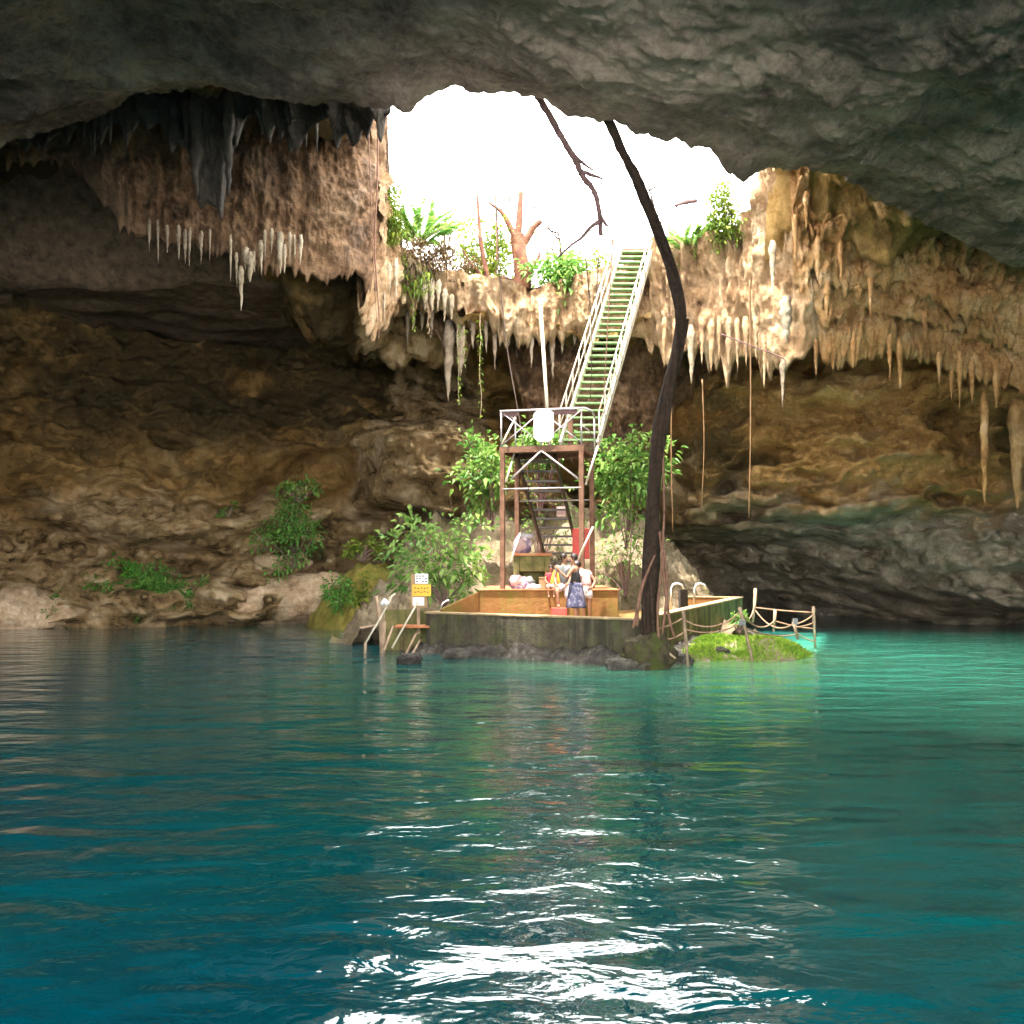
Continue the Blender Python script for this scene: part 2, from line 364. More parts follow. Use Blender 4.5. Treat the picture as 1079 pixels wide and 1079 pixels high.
def build_ceiling():
    W = [P(a, b, c) for a, b, c, d in EDGE]
    ex = np.array([p.x for p in W]); ey = np.array([p.y for p in W]); ez = np.array([p.z for p in W])
    xs = np.concatenate([np.arange(-30, -17, 0.3), np.arange(-17, 19, 0.05), np.arange(19, 33, 0.3)])
    Ye = np.interp(xs, ex, ey); Ze = np.interp(xs, ex, ez) + 0.13 * fbm(np.stack([xs * 1.4, xs * 0, xs * 0 + 4], -1), 4, 0.65)
    Yk = np.convolve(np.pad(Ye, 20, 'edge'), np.ones(41) / 41, 'valid')
    s = np.concatenate([np.linspace(0, 0.66, 30), np.linspace(0.66, 1, 230)[1:]])
    Y0 = -9.0  # ceiling ends behind the camera at an added, unseen opening for sky fill
    XX, SS = np.meshgrid(xs, s, indexing='ij')
    YY = Y0 + (Yk[:, None] - Y0) * SS
    zb = 12.0 - 0.0025 * XX ** 2 - 0.3 * (1 - sstep(-14, 6, YY))
    w_ = sstep(0.62, 1.0, SS)
    Zs = np.convolve(np.pad(Ze, 60, 'edge'), np.ones(121) / 121, 'valid')
    # the lip hangs slightly: smooth edge height blended in, jagged outline only right at the edge
    ZZ = zb * (1 - w_) + Zs[:, None] * w_ + (Ze - Zs)[:, None] * sstep(0.955, 1.0, SS)
    pts = np.stack([XX, YY, ZZ * 0 + 12], -1).reshape(-1, 3)
    # long oblique grooves and scalloped pockets
    rot = pts @ np.array([[.8, -.6, 0], [.6, .8, 0], [0, 0, 1]])
    n = 0.75 * fbm(pts * .2, 4) + 0.22 * ridged(rot * [.3, .6, 1], 3, off=2) + 0.09 * ridged(rot * [1.1, 2.2, 1], 3, off=8) + 0.07 * fbm(pts * 3.2, 3)
    damp = 1 - 0.75 * sstep(0.94, 1.0, SS)
    ZZ = ZZ - n.reshape(XX.shape) * damp * 0.8 + 0.25
    # roll the edge up into a vertical rock face
    t = np.linspace(0, 1, 42)[1:]
    yl = Yk[:, None] + 0.55 * np.sin(t * math.pi / 2)[None, :] + 0 * xs[:, None]
    lift = 2.6 + 4.0 * (1 - sstep(-4.6, -3.2, xs) * (1 - sstep(5.5, 7.5, xs)))
    zl = ZZ[:, -1:] + lift[:, None] * (t ** 1.6)[None, :]
    pl = np.stack([np.repeat(xs[:, None], len(t), 1), yl, zl], -1).reshape(-1, 3)
    yl = yl + (0.35 * fbm(pl * .8, 4)).reshape(yl.shape) * np.minimum(1, t * 4)[None, :]
    V = np.concatenate([np.stack([XX, YY, ZZ], -1), np.stack([np.repeat(xs[:, None], len(t), 1), yl, zl], -1)], 1)
    o = mesh_np('cave_ceiling', V.reshape(-1, 3), grid_faces(V.shape[0], V.shape[1]), M['ceiling'])
    return tag(o, 'grey overhanging cave ceiling above the pool', kind='structure')
build_ceiling()

# ------------------------------------------------------------------ recessed roof with the sky hole, and the ground above
HOLE = [(-2.9, 20.0), (0, 19.5), (4.3, 20.5), (5.9, 24), (7.4, 28.5), (8.4, 31.5), (8.3, 33.4), (7.3, 34.6), (4.5, 35.4), (2, 35.6), (-1, 35.4), (-3.2, 35.2), (-4.3, 33.5), (-4.4, 30.5), (-4.0, 27), (-3.4, 23)]
def in_hole(x, y):
    c = np.zeros(x.shape, bool); n = len(HOLE)
    for k in range(n):
        x1, y1 = HOLE[k]; x2, y2 = HOLE[(k + 1) % n]
        if y1 == y2: continue
        q = ((y1 > y) != (y2 > y)) & (x < (x2 - x1) * (y - y1) / (y2 - y1) + x1); c ^= q
    return c
def roof_z(x, y):
    z = 16.3 + 0 * x
    far = sstep(30.5, 34.8, y) * (1 - sstep(8.5, 13, np.abs(x - 1.5)))
    z = z * (1 - far) + 11.6 * far
    rt = sstep(6.5, 11, x) * (1 - far)
    return z * (1 - rt) + 13.8 * rt
def build_roof():
    xs = np.concatenate([np.arange(-40, -20, 0.5), np.arange(-20, 20, 0.12), np.arange(20, 40.1, 0.5)])
    ys = np.concatenate([np.arange(18, 50, 0.12), np.arange(50, 56, .5)])
    X, Y = np.meshgrid(xs, ys, indexing='ij'); Z = roof_z(X, Y)
    p = np.stack([X, Y, Z], -1).reshape(-1, 3)
    Z = Z - (1.3 * fbm(p * .3, 4) + 0.55 * ridged(p * .9, 4)).reshape(Z.shape)
    V = np.stack([X, Y, Z], -1).reshape(-1, 3); Fq = grid_faces(len(xs), len(ys))
    c = V[Fq].mean(1)
    ed = np.interp(c[:, 0], [P(a, b, k).x for a, b, k, d in EDGE], [k for a, b, k, d in EDGE])
    keep = ~in_hole(c[:, 0], c[:, 1]) & (c[:, 1] > ed + 0.45)
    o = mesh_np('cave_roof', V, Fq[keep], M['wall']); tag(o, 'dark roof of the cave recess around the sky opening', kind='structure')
    # forest floor outside, round the opening
    xs = np.concatenate([np.linspace(-400, -30, 12), np.arange(-29, 30, 0.35), np.linspace(31, 400, 12)])
    ys = np.concatenate([np.linspace(-9, 10, 12), np.arange(11, 60, 0.35), np.linspace(61, 500, 14)])  # ground starts at the added rear opening so fill light gets in
    X, Y = np.meshgrid(xs, ys, indexing='ij')
    d = 14.6 + 4.0 * sstep(23.5, 27, Y) * sstep(-1, -3, X) + 4.0 * sstep(-3, -6, X) + 2.5 * sstep(6.5, 8.5, X)
    d = np.minimum(d, 18.6)
    far = sstep(31.5, 35.5, Y)
    rt = 0
    d = d * (1 - far) + 12.3 * far
    p = np.stack([X, Y, d], -1).reshape(-1, 3)
    d = d + (0.28 * fbm(p * .5, 4)).reshape(d.shape)
    V = np.stack([X, Y, d], -1).reshape(-1, 3); Fq = grid_faces(len(xs), len(ys)); c = V[Fq].mean(1)
    keep = ~in_hole(c[:, 0], c[:, 1])
    o = mesh_np('ground', V, Fq[keep], M['soil']); tag(o, 'leaf littered forest ground around the opening', kind='structure')
build_roof()

# ------------------------------------------------------------------ dripstone curtains
def curtain(name, path, mat, label, thick=0.5, sp_n=3.0, sp_len=(0.3, 1.2), sp_w=(0.1, 0.3), seed=1, flute=0.18, rough=0.14, top_extra=0.0, du=0.04, rows=80, lean=0.0, grit=0.09):
    """path: (px, py_top, py_bottom, Y) photo pixels with a distance"""
    rs = np.random.RandomState(seed)
    tops = [P(a, t, y) for a, t, b, y in path]; bots = [P(a, b, y) for a, t, b, y in path]
    L = [0]
    for k in range(1, len(tops)): L.append(L[-1] + (Vector((tops[k].x, tops[k].y)) - Vector((tops[k-1].x, tops[k-1].y))).length)
    L = np.array(L); u = np.arange(0, L[-1], du)
    bx = np.interp(u, L, [p.x for p in tops]); by = np.interp(u, L, [p.y for p in tops])
    zt = np.interp(u, L, [p.z for p in tops]) + top_extra; zb = np.interp(u, L, [p.z for p in bots])
    spike = np.zeros_like(u)
    for k in range(int(L[-1] * sp_n)):
        c = rs.uniform(0, L[-1]); wd = rs.uniform(*sp_w); ln = rs.uniform(*sp_len) * rs.uniform(0.5, 1)
        spike = np.maximum(spike, ln * np.clip(1 - np.abs(u - c) / wd, 0, 1) ** 1.25)
    pu = np.stack([u, u * 0 + seed * 3.7, u * 0], -1)
    zb = zb + 0.25 * fbm(pu * 0.8, 3) - spike + np.mean(sp_len) * 0.35
    v = np.linspace(0, 1, rows) ** 0.9
    U, VV = np.meshgrid(u, v, indexing='ij')
    Z = zt[:, None] + (zb - zt)[:, None] * VV
    tx = np.gradient(bx, u); ty = np.gradient(by, u); ln = np.hypot(tx, ty); nx, ny = ty / ln, -tx / ln
    k = 15; nx = np.convolve(np.pad(nx, k, 'edge'), np.ones(2 * k + 1) / (2 * k + 1), 'valid'); ny = np.convolve(np.pad(ny, k, 'edge'), np.ones(2 * k + 1) / (2 * k + 1), 'valid')
    pts = np.stack([U + seed * 11, Z, Z * 0 + seed], -1).reshape(-1, 3)
    warp = pts + np.stack([0.12 * fbm(pts * [.9, .9, 1], 2, off=21), pts[:, 0] * 0, pts[:, 0] * 0], -1)
    dep = flute * 1.5 * ridged(warp * [1.1, .13, 1], 2) + flute * .8 * ridged(warp * [2.9, .26, 1], 3, off=7) + rough * fbm(pts * [.7, .7, 1], 3) * 1.3 + grit * fbm(pts * [3.2, 1.8, 1], 4, 0.6) - grit * .5 * ridged(pts * [4, 3, 1], 2, off=31)
    dep = dep - np.percentile(dep, 55)
    prof = np.clip(1 - VV, 0, 1) ** 0.45
    out_f = (thick * prof + dep.reshape(U.shape) * np.minimum(1, 5 * (1 - VV)) + lean * (1 - VV))
    out_b = -0.35 * thick * prof
    A = np.stack([bx[:, None] + nx[:, None] * out_f, by[:, None] + ny[:, None] * out_f, Z], -1)
    B = np.stack([bx[:, None] + nx[:, None] * out_b, by[:, None] + ny[:, None] * out_b, Z], -1)
    V = np.concatenate([A, B[:, ::-1][:, 1:]], 1)
    o = mesh_np(name, V.reshape(-1, 3), grid_faces(V.shape[0], V.shape[1]), mat)
    return tag(o, label, kind='structure')

# dark drapery just behind the near lip, on the left
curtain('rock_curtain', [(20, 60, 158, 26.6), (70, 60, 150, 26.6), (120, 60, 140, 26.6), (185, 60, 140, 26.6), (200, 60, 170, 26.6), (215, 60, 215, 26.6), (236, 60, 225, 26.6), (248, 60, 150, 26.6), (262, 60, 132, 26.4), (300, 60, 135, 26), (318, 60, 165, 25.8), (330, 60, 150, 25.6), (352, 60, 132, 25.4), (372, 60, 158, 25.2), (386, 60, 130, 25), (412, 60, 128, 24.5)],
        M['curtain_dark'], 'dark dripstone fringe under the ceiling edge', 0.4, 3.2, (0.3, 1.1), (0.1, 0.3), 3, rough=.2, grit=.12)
# big brown curtain on the left of the opening
curtain('rock_curtain', [(10, 90, 175, 28.5), (70, 90, 172, 28.8), (110, 90, 215, 29), (150, 80, 250, 29.3), (200, 80, 262, 29.6), (235, 80, 268, 29.8), (270, 80, 285, 30), (310, 80, 285, 30.3), (340, 80, 296, 30.6), (372, 80, 290, 31), (386, 80, 300, 31.5), (394, 80, 320, 33)],
        M['curtain'], 'brown pitted dripstone curtain left of the opening', 0.5, 5.0, (0.1, 0.45), (0.05, 0.14), 5, rough=0.26, flute=0.05, grit=0.13)
# left rim running back to the far rim
curtain('rock_curtain', [(380, 180, 330, 32.0), (392, 225, 345, 33.4), (412, 262, 325, 34.6), (440, 280, 320, 35.2), (470, 296, 318, 35.5)],
        M['curtain_rim'], 'stalactite fringe on the left rim of the opening', 0.6, 4, (0.4, 1.3), (0.1, 0.28), 8, flute=0.25)
curtain('rock_curtain', [(415, 285, 342, 36.6), (440, 290, 340, 36.8), (468, 292, 372, 36.8), (490, 295, 366, 36.8), (520, 295, 362, 37), (560, 300, 370, 37)],
        M['curtain'], 'shaded dripstone below the far rim', 0.6, 3, (0.4, 1.4), (0.12, 0.35), 9, flute=0.25)
# far rim
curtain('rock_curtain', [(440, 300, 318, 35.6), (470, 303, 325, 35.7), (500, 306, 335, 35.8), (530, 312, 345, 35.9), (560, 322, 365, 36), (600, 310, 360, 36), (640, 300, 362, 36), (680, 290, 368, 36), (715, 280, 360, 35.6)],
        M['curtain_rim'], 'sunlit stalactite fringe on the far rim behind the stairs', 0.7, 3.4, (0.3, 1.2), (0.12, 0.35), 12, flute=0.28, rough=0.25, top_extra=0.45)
# wall behind the stairs under the rim
curtain('rock_curtain', [(520, 330, 345, 38.5), (560, 320, 440, 37.8), (600, 320, 480, 37.6), (660, 310, 485, 37.8), (710, 300, 430, 38), (760, 300, 390, 38), (800, 300, 310, 38)],
        M['curtain'], 'brown rock face behind the stairs', 0.8, 4, (0.1, 0.7), (0.08, 0.25), 14, flute=0.12, rough=0.7, grit=.2)
# right rim, in the sun
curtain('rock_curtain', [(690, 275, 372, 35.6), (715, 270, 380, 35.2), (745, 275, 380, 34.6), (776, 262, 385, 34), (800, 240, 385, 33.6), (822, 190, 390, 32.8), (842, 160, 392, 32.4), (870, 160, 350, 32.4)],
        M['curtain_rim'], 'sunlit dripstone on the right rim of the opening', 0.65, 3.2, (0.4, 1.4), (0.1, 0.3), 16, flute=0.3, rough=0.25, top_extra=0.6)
# right wall: tiers of fine golden dripstone
def tier(bots, dY, seed, **k):
    base_ = [(834, 31.6), (865, 31.6), (900, 31.7), (950, 31.8), (1000, 31.9), (1050, 32.2), (1100, 32.8), (1200, 34)]
    curtain('rock_curtain', [(x, 150 + max(0, x - 850) * .3, bt, Y + dY) for (x, Y), bt in zip(base_, bots)], M['curtain_ochre'], 'golden dripstone tier on the right wall', seed=seed, **k)
kw = dict(thick=.7, sp_n=6.5, sp_len=(.06, .5), sp_w=(.05, .16), flute=.13, rough=.5, rows=120, grit=.2)
tier([300, 388, 380, 372, 392, 412, 425, 430], .9, 18, **kw)
tier([300, 345, 325, 340, 345, 365, 370, 385], .35, 27, **kw)
tier([262, 300, 312, 300, 330, 345, 352, 360], -.15, 28, **kw)
tier([230, 255, 262, 272, 280, 300, 318, 330], -.6, 29, **kw)

# ------------------------------------------------------------------ stalactites
def stalactite(px, py0, py1, Y, wpx, mat, label, group=None, seed=0):
    rs = random.Random(seed * 131 + int(px) * 7 + int(py0))
    a = P(px, py0, Y); b = P(px + rs.uniform(-1, 1), py1, Y); r = wpx / 2 * Y / F
    a = a + Vector((0, 0, 0.25))
    n = 14; pts = []; rad = []; pw = rs.uniform(.45, 1.0); fl_ = rs.uniform(.75, 1.15); b = a.lerp(b, rs.uniform(.72, 1.08))
    for k in range(n + 1):
        t = k / n; pts.append(a.lerp(b, t) + Vector((rs.uniform(-1, 1), rs.uniform(-1, 1), 0)) * r * 0.10)
        rad.append(max(0.008, r * fl_ * min(1.0, .45 + t * 4) * (1 - t) ** pw * rs.uniform(0.82, 1.15)))
    m = MB(); m.tube(pts, rad, 9, wob=0.16)
    o = m.build('stalactite', mat, smooth=True)
    return tag(o, label, 'stalactite', group)
G1 = 'cream stalactites below the left rock curtain'
L1 = 'cream stalactite in the dense cluster under the brown rock curtain left of the opening'
for k, (x, y0, y1, wd) in enumerate([(243, 232, 296, 5), (249, 236, 308, 7), (254, 250, 327, 7), (259, 250, 300, 7), (264, 262, 310, 7), (268, 250, 302, 5), (275, 240, 296, 7), (279, 256, 290, 5), (286, 255, 278, 5), (295, 250, 290, 7), (300, 258, 296, 6), (305, 250, 288, 6), (310, 262, 284, 5), (317, 262, 282, 5)]):
    stalactite(x, max(y0 - 6, y1 - 40 + (k * 7) % 12), y1 - (k * 5) % 9, 29.3, wd * (.75 + .12 * (k % 5)), M['stal_cream'], L1, G1, k)
G2 = 'small stalactites at the left tip of the curtain'
for k, (x, y0, y1) in enumerate([(157, 238, 268), (166, 240, 276), (176, 246, 274), (188, 246, 272), (195, 250, 282), (200, 248, 284), (212, 252, 280), (221, 250, 276)]):
    stalactite(x, y0, y1, 29.0, 5, M['stal_brown'], 'small brown stalactite under the lower left part of the brown rock curtain', G2, k)
G3 = 'dark stalactites along the ceiling edge'
for k, (x, y0, y1, wd) in enumerate([(72, 120, 164, 9), (88, 128, 152, 8), (100, 128, 168, 6), (116, 120, 150, 8), (133, 118, 152, 9), (196, 120, 166, 9), (322, 118, 174, 9), (333, 120, 160, 8), (366, 118, 152, 7)]):
    stalactite(x, y0 - 8, y1, 26.2, wd, M['curtain_dark'], 'short dark stalactite against the brown curtain under the left ceiling edge', G3, k)
stalactite(207, 100, 205, 26.2, 26, M['curtain_dark'], 'broad dark hanging rock tooth, widest of those under the left ceiling edge')
stalactite(241, 100, 232, 26.1, 17, M['curtain_dark'], 'long dark hanging rock tooth reaching lowest of those under the left ceiling edge')
G4 = 'stalactites on the left rim of the opening'
for k, (x, y0, y1, wd) in enumerate([(398, 292, 335, 7), (405, 296, 352, 6), (410, 285, 322, 8), (417, 280, 318, 7), (424, 296, 322, 8), (431, 298, 318, 7), (440, 300, 328, 10), (447, 300, 336, 9), (455, 300, 326, 9), (462, 302, 330, 9), (469, 312, 342, 10), (476, 318, 338, 8)]):
    stalactite(x, y0, y1, 33.4 if x < 420 else 34.8, wd, M['stal_cream'], 'pale stalactite in the sunlit fringe on the left rim of the sky opening', G4, k)
stalactite(473, 345, 428, 36.2, 15, M['stal_brown'], 'long grey stalactite reaching lowest below the far rim of the opening')
G5 = 'stalactites under the far rim'
for k, (x, y0, y1, wd) in enumerate([(430, 335, 362, 8), (445, 340, 356, 7), (455, 340, 362, 7), (485, 350, 396, 12), (498, 348, 372, 9), (512, 345, 386, 8), (521, 345, 395, 8), (535, 350, 378, 10), (545, 352, 372, 9), (560, 358, 392, 10), (572, 360, 384, 9), (582, 360, 398, 9), (592, 355, 378, 8), (606, 356, 372, 9), (618, 350, 376, 8)]):
    stalactite(x, y0 - 8, y1, 36.0, wd, M['stal_brown'], 'brown stalactite in the row under the far rim of the sky opening', G5, k)
stalactite(728, 350, 403, 34.2, 9, M['stal_cream'], 'bright white stalactite hanging just right of the big dark root')
stalactite(814, 262, 330, 31.2, 10, M['stal_cream'], 'white pointed stalactite high on the ochre curtain right of the opening')
stalactite(828, 320, 372, 31.4, 18, M['stal_cream'], 'stout pale stalactite beneath the white pointed one on the ochre curtain')
stalactite(825, 385, 448, 31.6, 8, M['stal_brown'], 'slim brown stalactite hanging beside the long straw coloured root')
stalactite(1037, 420, 524, 31.9, 11, M['curtain_ochre'], 'longest stalactite on the right wall, hanging over the ledge')
stalactite(1072, 430, 530, 32.4, 20, M['curtain_ochre'], 'thick brown stalactite at the edge of the right wall')
G6 = 'stalactites on the right rim'
for k, (x, y0, y1, wd) in enumerate([(700, 350, 392, 7), (711, 352, 388, 8), (722, 350, 380, 7), (740, 350, 386, 8), (750, 352, 396, 8), (758, 350, 384, 7), (768, 350, 398, 8), (777, 352, 392, 8), (786, 350, 404, 8), (797, 350, 396, 8), (806, 370, 428, 7)]):
    stalactite(x, y0 - 8, y1, 33.6 - (x - 700) * 0.02, wd, M['curtain_rim'], 'brown stalactite in the row under the right rim of the sky opening', G6, k)
G7 = 'stalactites on the ochre curtain'
for k, (x, y0, y1, wd) in enumerate([(850, 215, 258, 9), (862, 262, 296, 9), (838, 240, 285, 8), (886, 268, 298, 8), (872, 310, 340, 8), (918, 305, 335, 8), (938, 366, 404, 10), (948, 370, 408, 7), (975, 340, 372, 8), (990, 384, 420, 8), (1003, 402, 438, 6), (1012, 384, 428, 9), (1024, 392, 430, 8), (1050, 404, 440, 8), (900, 366, 392, 8), (860, 370, 398, 8)]):
    stalactite(x, y0 - 5, y1, 31.0 + max(0, x - 950) * 0.004 - (0.6 if y1 < 350 else 0), wd, M['curtain_ochre'], 'ochre stalactite among many on the rough right hand rock curtain', G7, k)

# ------------------------------------------------------------------ shore and mound
def patch(name, x0, x1, y0, y1, zf, mat, label, step=0.08, amp=0.25, sc=1.0):
    xs = np.arange(x0, x1, step); ys = np.arange(y0, y1, step)
    X, Y = np.meshgrid(xs, ys, indexing='ij'); Z = zf(X, Y)
    p = np.stack([X, Y, Z], -1).reshape(-1, 3)
    Z = Z + (amp * ridged(p * .55 * sc, 4) + amp * 1.2 * fbm(p * .35 * sc, 3) + amp * .3 * ridged(p * 2.3 * sc, 3)).reshape(Z.shape)
    o = mesh_np(name, np.stack([X, Y, Z], -1).reshape(-1, 3), grid_faces(len(xs), len(ys)), mat)
    return tag(o, label, kind='structure')
M['mound'] = rock_mat('mossy_mound_rock', (0.1, 0.075, 0.04), (0.2, 0.15, 0.09), (0.32, 0.25, 0.16), (0.48, 0.4, 0.3), 0.5, 0.2, 0.55, 0.12, tint=(0.11, 0.1, 0.02))
def mound(x, y):
    # slope behind the platform rising to the wall
    cx = 1.0; half = 6.5
    s = sstep(30.5, 41, y) * 4.3
    side = 1 - sstep(half - 3.5, half + 3, np.abs(x - cx))
    return -2.3 + (s + 2.1) * side
patch('rock_slope', -9, 10, 29.5, 46, mound, M['mound'], 'rocky slope behind the concrete platform', amp=0.6)
def shore(x, y):
    front = 41.2 - 0.10 * np.abs(x + 12) + 0.8 * np.sin(x * 0.7)
    return -0.8 + 1.3 * sstep(front, front + .7, y) + 0.8 * sstep(front + 1.8, front + 2.4, y)
patch('shore', -28, -3.5, 37, 46.5, shore, M['boulder'], 'pale rocky shore along the left wall', amp=0.22)

def boulder(px, py, Y, sx, sy, sz, seed, mat, label, group=None):
    c = P(px, py, Y); n = 40; m = 24
    u = np.linspace(0, 2 * np.pi, n, endpoint=False); v = np.linspace(0, np.pi, m)
    U, V_ = np.meshgrid(u, v, indexing='ij')
    D = np.stack([np.cos(U) * np.sin(V_), np.sin(U) * np.sin(V_), np.cos(V_)], -1).reshape(-1, 3)
    r = 1 + 0.3 * fbm(D * 1.3 + seed * 5.1, 3) + 0.10 * ridged(D * 3 + seed, 3)
    Q = np.sign(D) * np.abs(D) ** 0.8 * r[:, None] * [sx / 2, sy / 2, sz / 2] + [c.x, c.y, c.z]
    a = np.arange(n * m).reshape(n, m); a = np.vstack([a, a[:1]])
    Fq = np.stack([a[:-1, :-1], a[:-1, 1:], a[1:, 1:], a[1:, :-1]], -1).reshape(-1, 4)
    o = mesh_np('boulder', Q, Fq, mat)
    return tag(o, label, 'boulder', group)
boulder(22, 648, 38.6, 4.2, 2.4, 1.7, 1, M['boulder'], 'mossy olive boulder at the left end of the shoreline')
boulder(325, 630, 40.6, 3.6, 2.0, 1.7, 2, M['boulder'], 'large pinkish boulder on the shore under the hanging shrub')
boulder(262, 636, 40.2, 2.8, 1.8, 1.2, 3, M['boulder'], 'low pinkish boulder on the shore left of the largest one')
boulder(140, 645, 40.4, 3.8, 1.6, 0.8, 6, M['boulder'], 'long low rock under the ferns at the water')
boulder(300, 598, 41.6, 2.0, 1.6, 1.0, 8, M['boulder'], 'brown rock wedged above the large pinkish boulder')

# ------------------------------------------------------------------ water
def build_water():
    b = NB('teal_water')
    # sand shallows around the island are paler than the deep basin
    def blob(c, r0, r1):
        d = b.n('VectorMath'); d.operation = 'DISTANCE'; b.l(b.co, d.inputs[0]); d.inputs[1].default_value = c
        w_ = b.math('ADD', d.outputs['Value'], b.math('MULTIPLY', b.noise(0.25, 4), 7.0))
        return b.fr(w_, r0 + 3.5, r1 + 3.5, 1, 0)
    deep = b.ramp(b.noise(0.09, 3), [(0.35, (0.0, 0.030, 0.048)), (0.65, (0.0, 0.052, 0.060))])
    c = b.mix(b.math('MULTIPLY', blob((7, 18, 0), 2, 16), 0.8), deep, (0.002, 0.105, 0.07))
    c = b.mix(b.math('MULTIPLY', blob((13, 24, 0), 5, 14), 0.9), c, (0.08, 0.46, 0.31))
    c = b.mix(b.math('MULTIPLY', blob((4, 26, 0), 2, 6), 0.7), c, (0.12, 0.16, 0.05))
    c = b.mix(b.math('MULTIPLY', blob((-8, 39, 0), 2, 7), 0.5), c, (0.06, 0.12, 0.06))
    # ripples: long low swell, chop and fine wrinkles
    h1 = b.noise(0.55, 2, 0.5, vec=b.map((1, 1.9, 1)), dist=0.3)
    h2 = b.noise(2.3, 3, 0.55, vec=b.map((1.0, 1.35, 1), (3, 1, 0)), dist=0.45)
    h3 = b.noise(6.0, 3, 0.5, vec=b.map((1.0, 1.2, 1), (9, 2, 0)), dist=0.4)
    nr = b.bump(h1, 0.11); nr = b.bump(h2, 0.025, prev=nr); nr = b.bump(h3, 0.0038, prev=nr)
    p = b.principled(c, 0.015, nr, spec=0.5); p.inputs['IOR'].default_value = 1.333
    m = MB(); m.v = [Vector(q) for q in ((-80, -40, 0), (80, -40, 0), (80, 70, 0), (-80, 70, 0))]; m.f = [(0, 1, 2, 3)]
    o = m.build('water', b.m); tag(o, 'clear teal pool water with ripples', kind='structure')
build_water()
# ------------------------------------------------------------------ plain materials
M['conc_dark'] = simple('mossy_concrete', (0.06, 0.05, 0.032), 0.9, 0.5, 3.5, 0.03, col2=(0.055, 0.06, 0.02), drip=(0.025, 0.022, 0.014))
M['conc_ochre'] = simple('ochre_stained_concrete', (0.186, 0.0899, 0.0279), 0.9, 0.4, 1.8, 0.02, col2=(0.13, 0.095, 0.018), thr=(0.45, 0.58), drip=(0.16, 0.07, 0.02))
M['conc_side'] = simple('green_stained_concrete', (0.17, 0.14, 0.055), 0.9, 0.4, 1.6, 0.02, col2=(0.08, 0.085, 0.025), thr=(0.45, 0.6), drip=(0.055, 0.04, 0.018))
M['conc_cap'] = simple('worn_concrete_cap', (0.276, 0.198, 0.108), 0.9, 0.25, 3.0, 0.015)
M['conc_red'] = simple('red_painted_concrete', (0.315, 0.1125, 0.045), 0.8, 0.3, 2.0, 0.015, col2=(0.36, 0.24, 0.12))
M['rust'] = simple('rusty_steel', (0.136, 0.068, 0.04), 0.75, 0.35, 5, 0.008, col2=(0.10, 0.045, 0.025))
M['dark_steel'] = simple('dark_steel', (0.035, 0.03, 0.027), 0.6, 0.3, 5, 0.005)
M['grey_pipe'] = simple('grey_painted_pipe', (0.33, 0.3, 0.3), 0.5, 0.2, 5, 0.003, col2=(0.2, 0.13, 0.1), thr=(0.58, 0.66))
M['cream_pipe'] = simple('cream_painted_pipe', (0.4464, 0.396, 0.3096), 0.5, 0.2, 4, 0.003, col2=(0.33, 0.22, 0.13), thr=(0.56, 0.68))
M['tread'] = simple('mossy_green_tread', (0.14, 0.22, 0.10), 0.8, 0.3, 5, 0.008, col2=(0.3, 0.34, 0.22), thr=(0.5, 0.68))
M['white'] = simple('white_board', (0.624, 0.616, 0.592), 0.5, 0.06, 2, 0)
M['steel'] = simple('stainless_rail', (0.6, 0.6, 0.58), 0.25, 0.1, 5, 0, metal=0.8)
M['yellow'] = simple('yellow_sign', (0.6, 0.336, 0.016), 0.5, 0.1, 3, 0)
M['ink'] = simple('dark_ink', (0.04, 0.04, 0.05), 0.6, 0.1, 3, 0)
M['wood'] = simple('grey_brown_wood', (0.26, 0.18, 0.12), 0.85, 0.35, 5, 0.012)
M['wood_pale'] = simple('sunbleached_wood', (0.294, 0.21, 0.14), 0.85, 0.3, 5, 0.01)
M['root'] = simple('dark_root_bark', (0.035, 0.02, 0.013), 0.9, 0.6, 9, 0.06)
M['root_red'] = simple('red_brown_root', (0.15, 0.075, 0.05), 0.9, 0.35, 7, 0.02)
M['straw'] = simple('straw_root', (0.16, 0.09, 0.04), 0.9, 0.3, 6, 0.01)
M['gumbo'] = simple('copper_peeling_bark', (0.085, 0.026, 0.009), 0.7, 0.4, 5, 0.03, col2=(0.16, 0.07, 0.03), thr=(0.54, 0.66))
M['twig'] = simple('purple_brown_bark', (0.16, 0.09, 0.085), 0.9, 0.3, 7, 0.02)
M['rope'] = simple('faded_rope', (0.28, 0.168, 0.105), 0.9, 0.3, 9, 0.004)
M['red'] = simple('red_plastic', (0.45, 0.05, 0.035), 0.5, 0.2, 3, 0.004)
M['skin'] = simple('tan_skin', (0.252, 0.126, 0.077), 0.55, 0.1, 6, 0)
M['hair'] = simple('dark_hair', (0.02, 0.013, 0.01), 0.5, 0.2, 30, 0.004)
M['cloth_black'] = simple('charcoal_cloth', (0.027, 0.0252, 0.027), 0.9, 0.2, 8, 0.006)
M['cloth_grey'] = simple('grey_cloth', (0.132, 0.138, 0.138), 0.9, 0.2, 8, 0.006)
M['cloth_pink'] = simple('pale_pink_cloth', (0.4216, 0.2852, 0.2666), 0.9, 0.15, 6, 0.006)
M['cloth_white'] = simple('white_pink_cloth', (0.396, 0.36, 0.372), 0.9, 0.15, 6, 0.006)
M['cloth_blue'] = simple('blue_patterned_cloth', (0.042, 0.045, 0.084), 0.9, 0.3, 14, 0.006, col2=(0.15, 0.135, 0.18), thr=(0.5, 0.58))
M['cloth_red'] = simple('red_cloth', (0.5, 0.04, 0.06), 0.9, 0.2, 8, 0.006)
M['cloth_orange'] = simple('orange_cloth', (0.54, 0.2025, 0.0225), 0.8, 0.2, 8, 0.006)
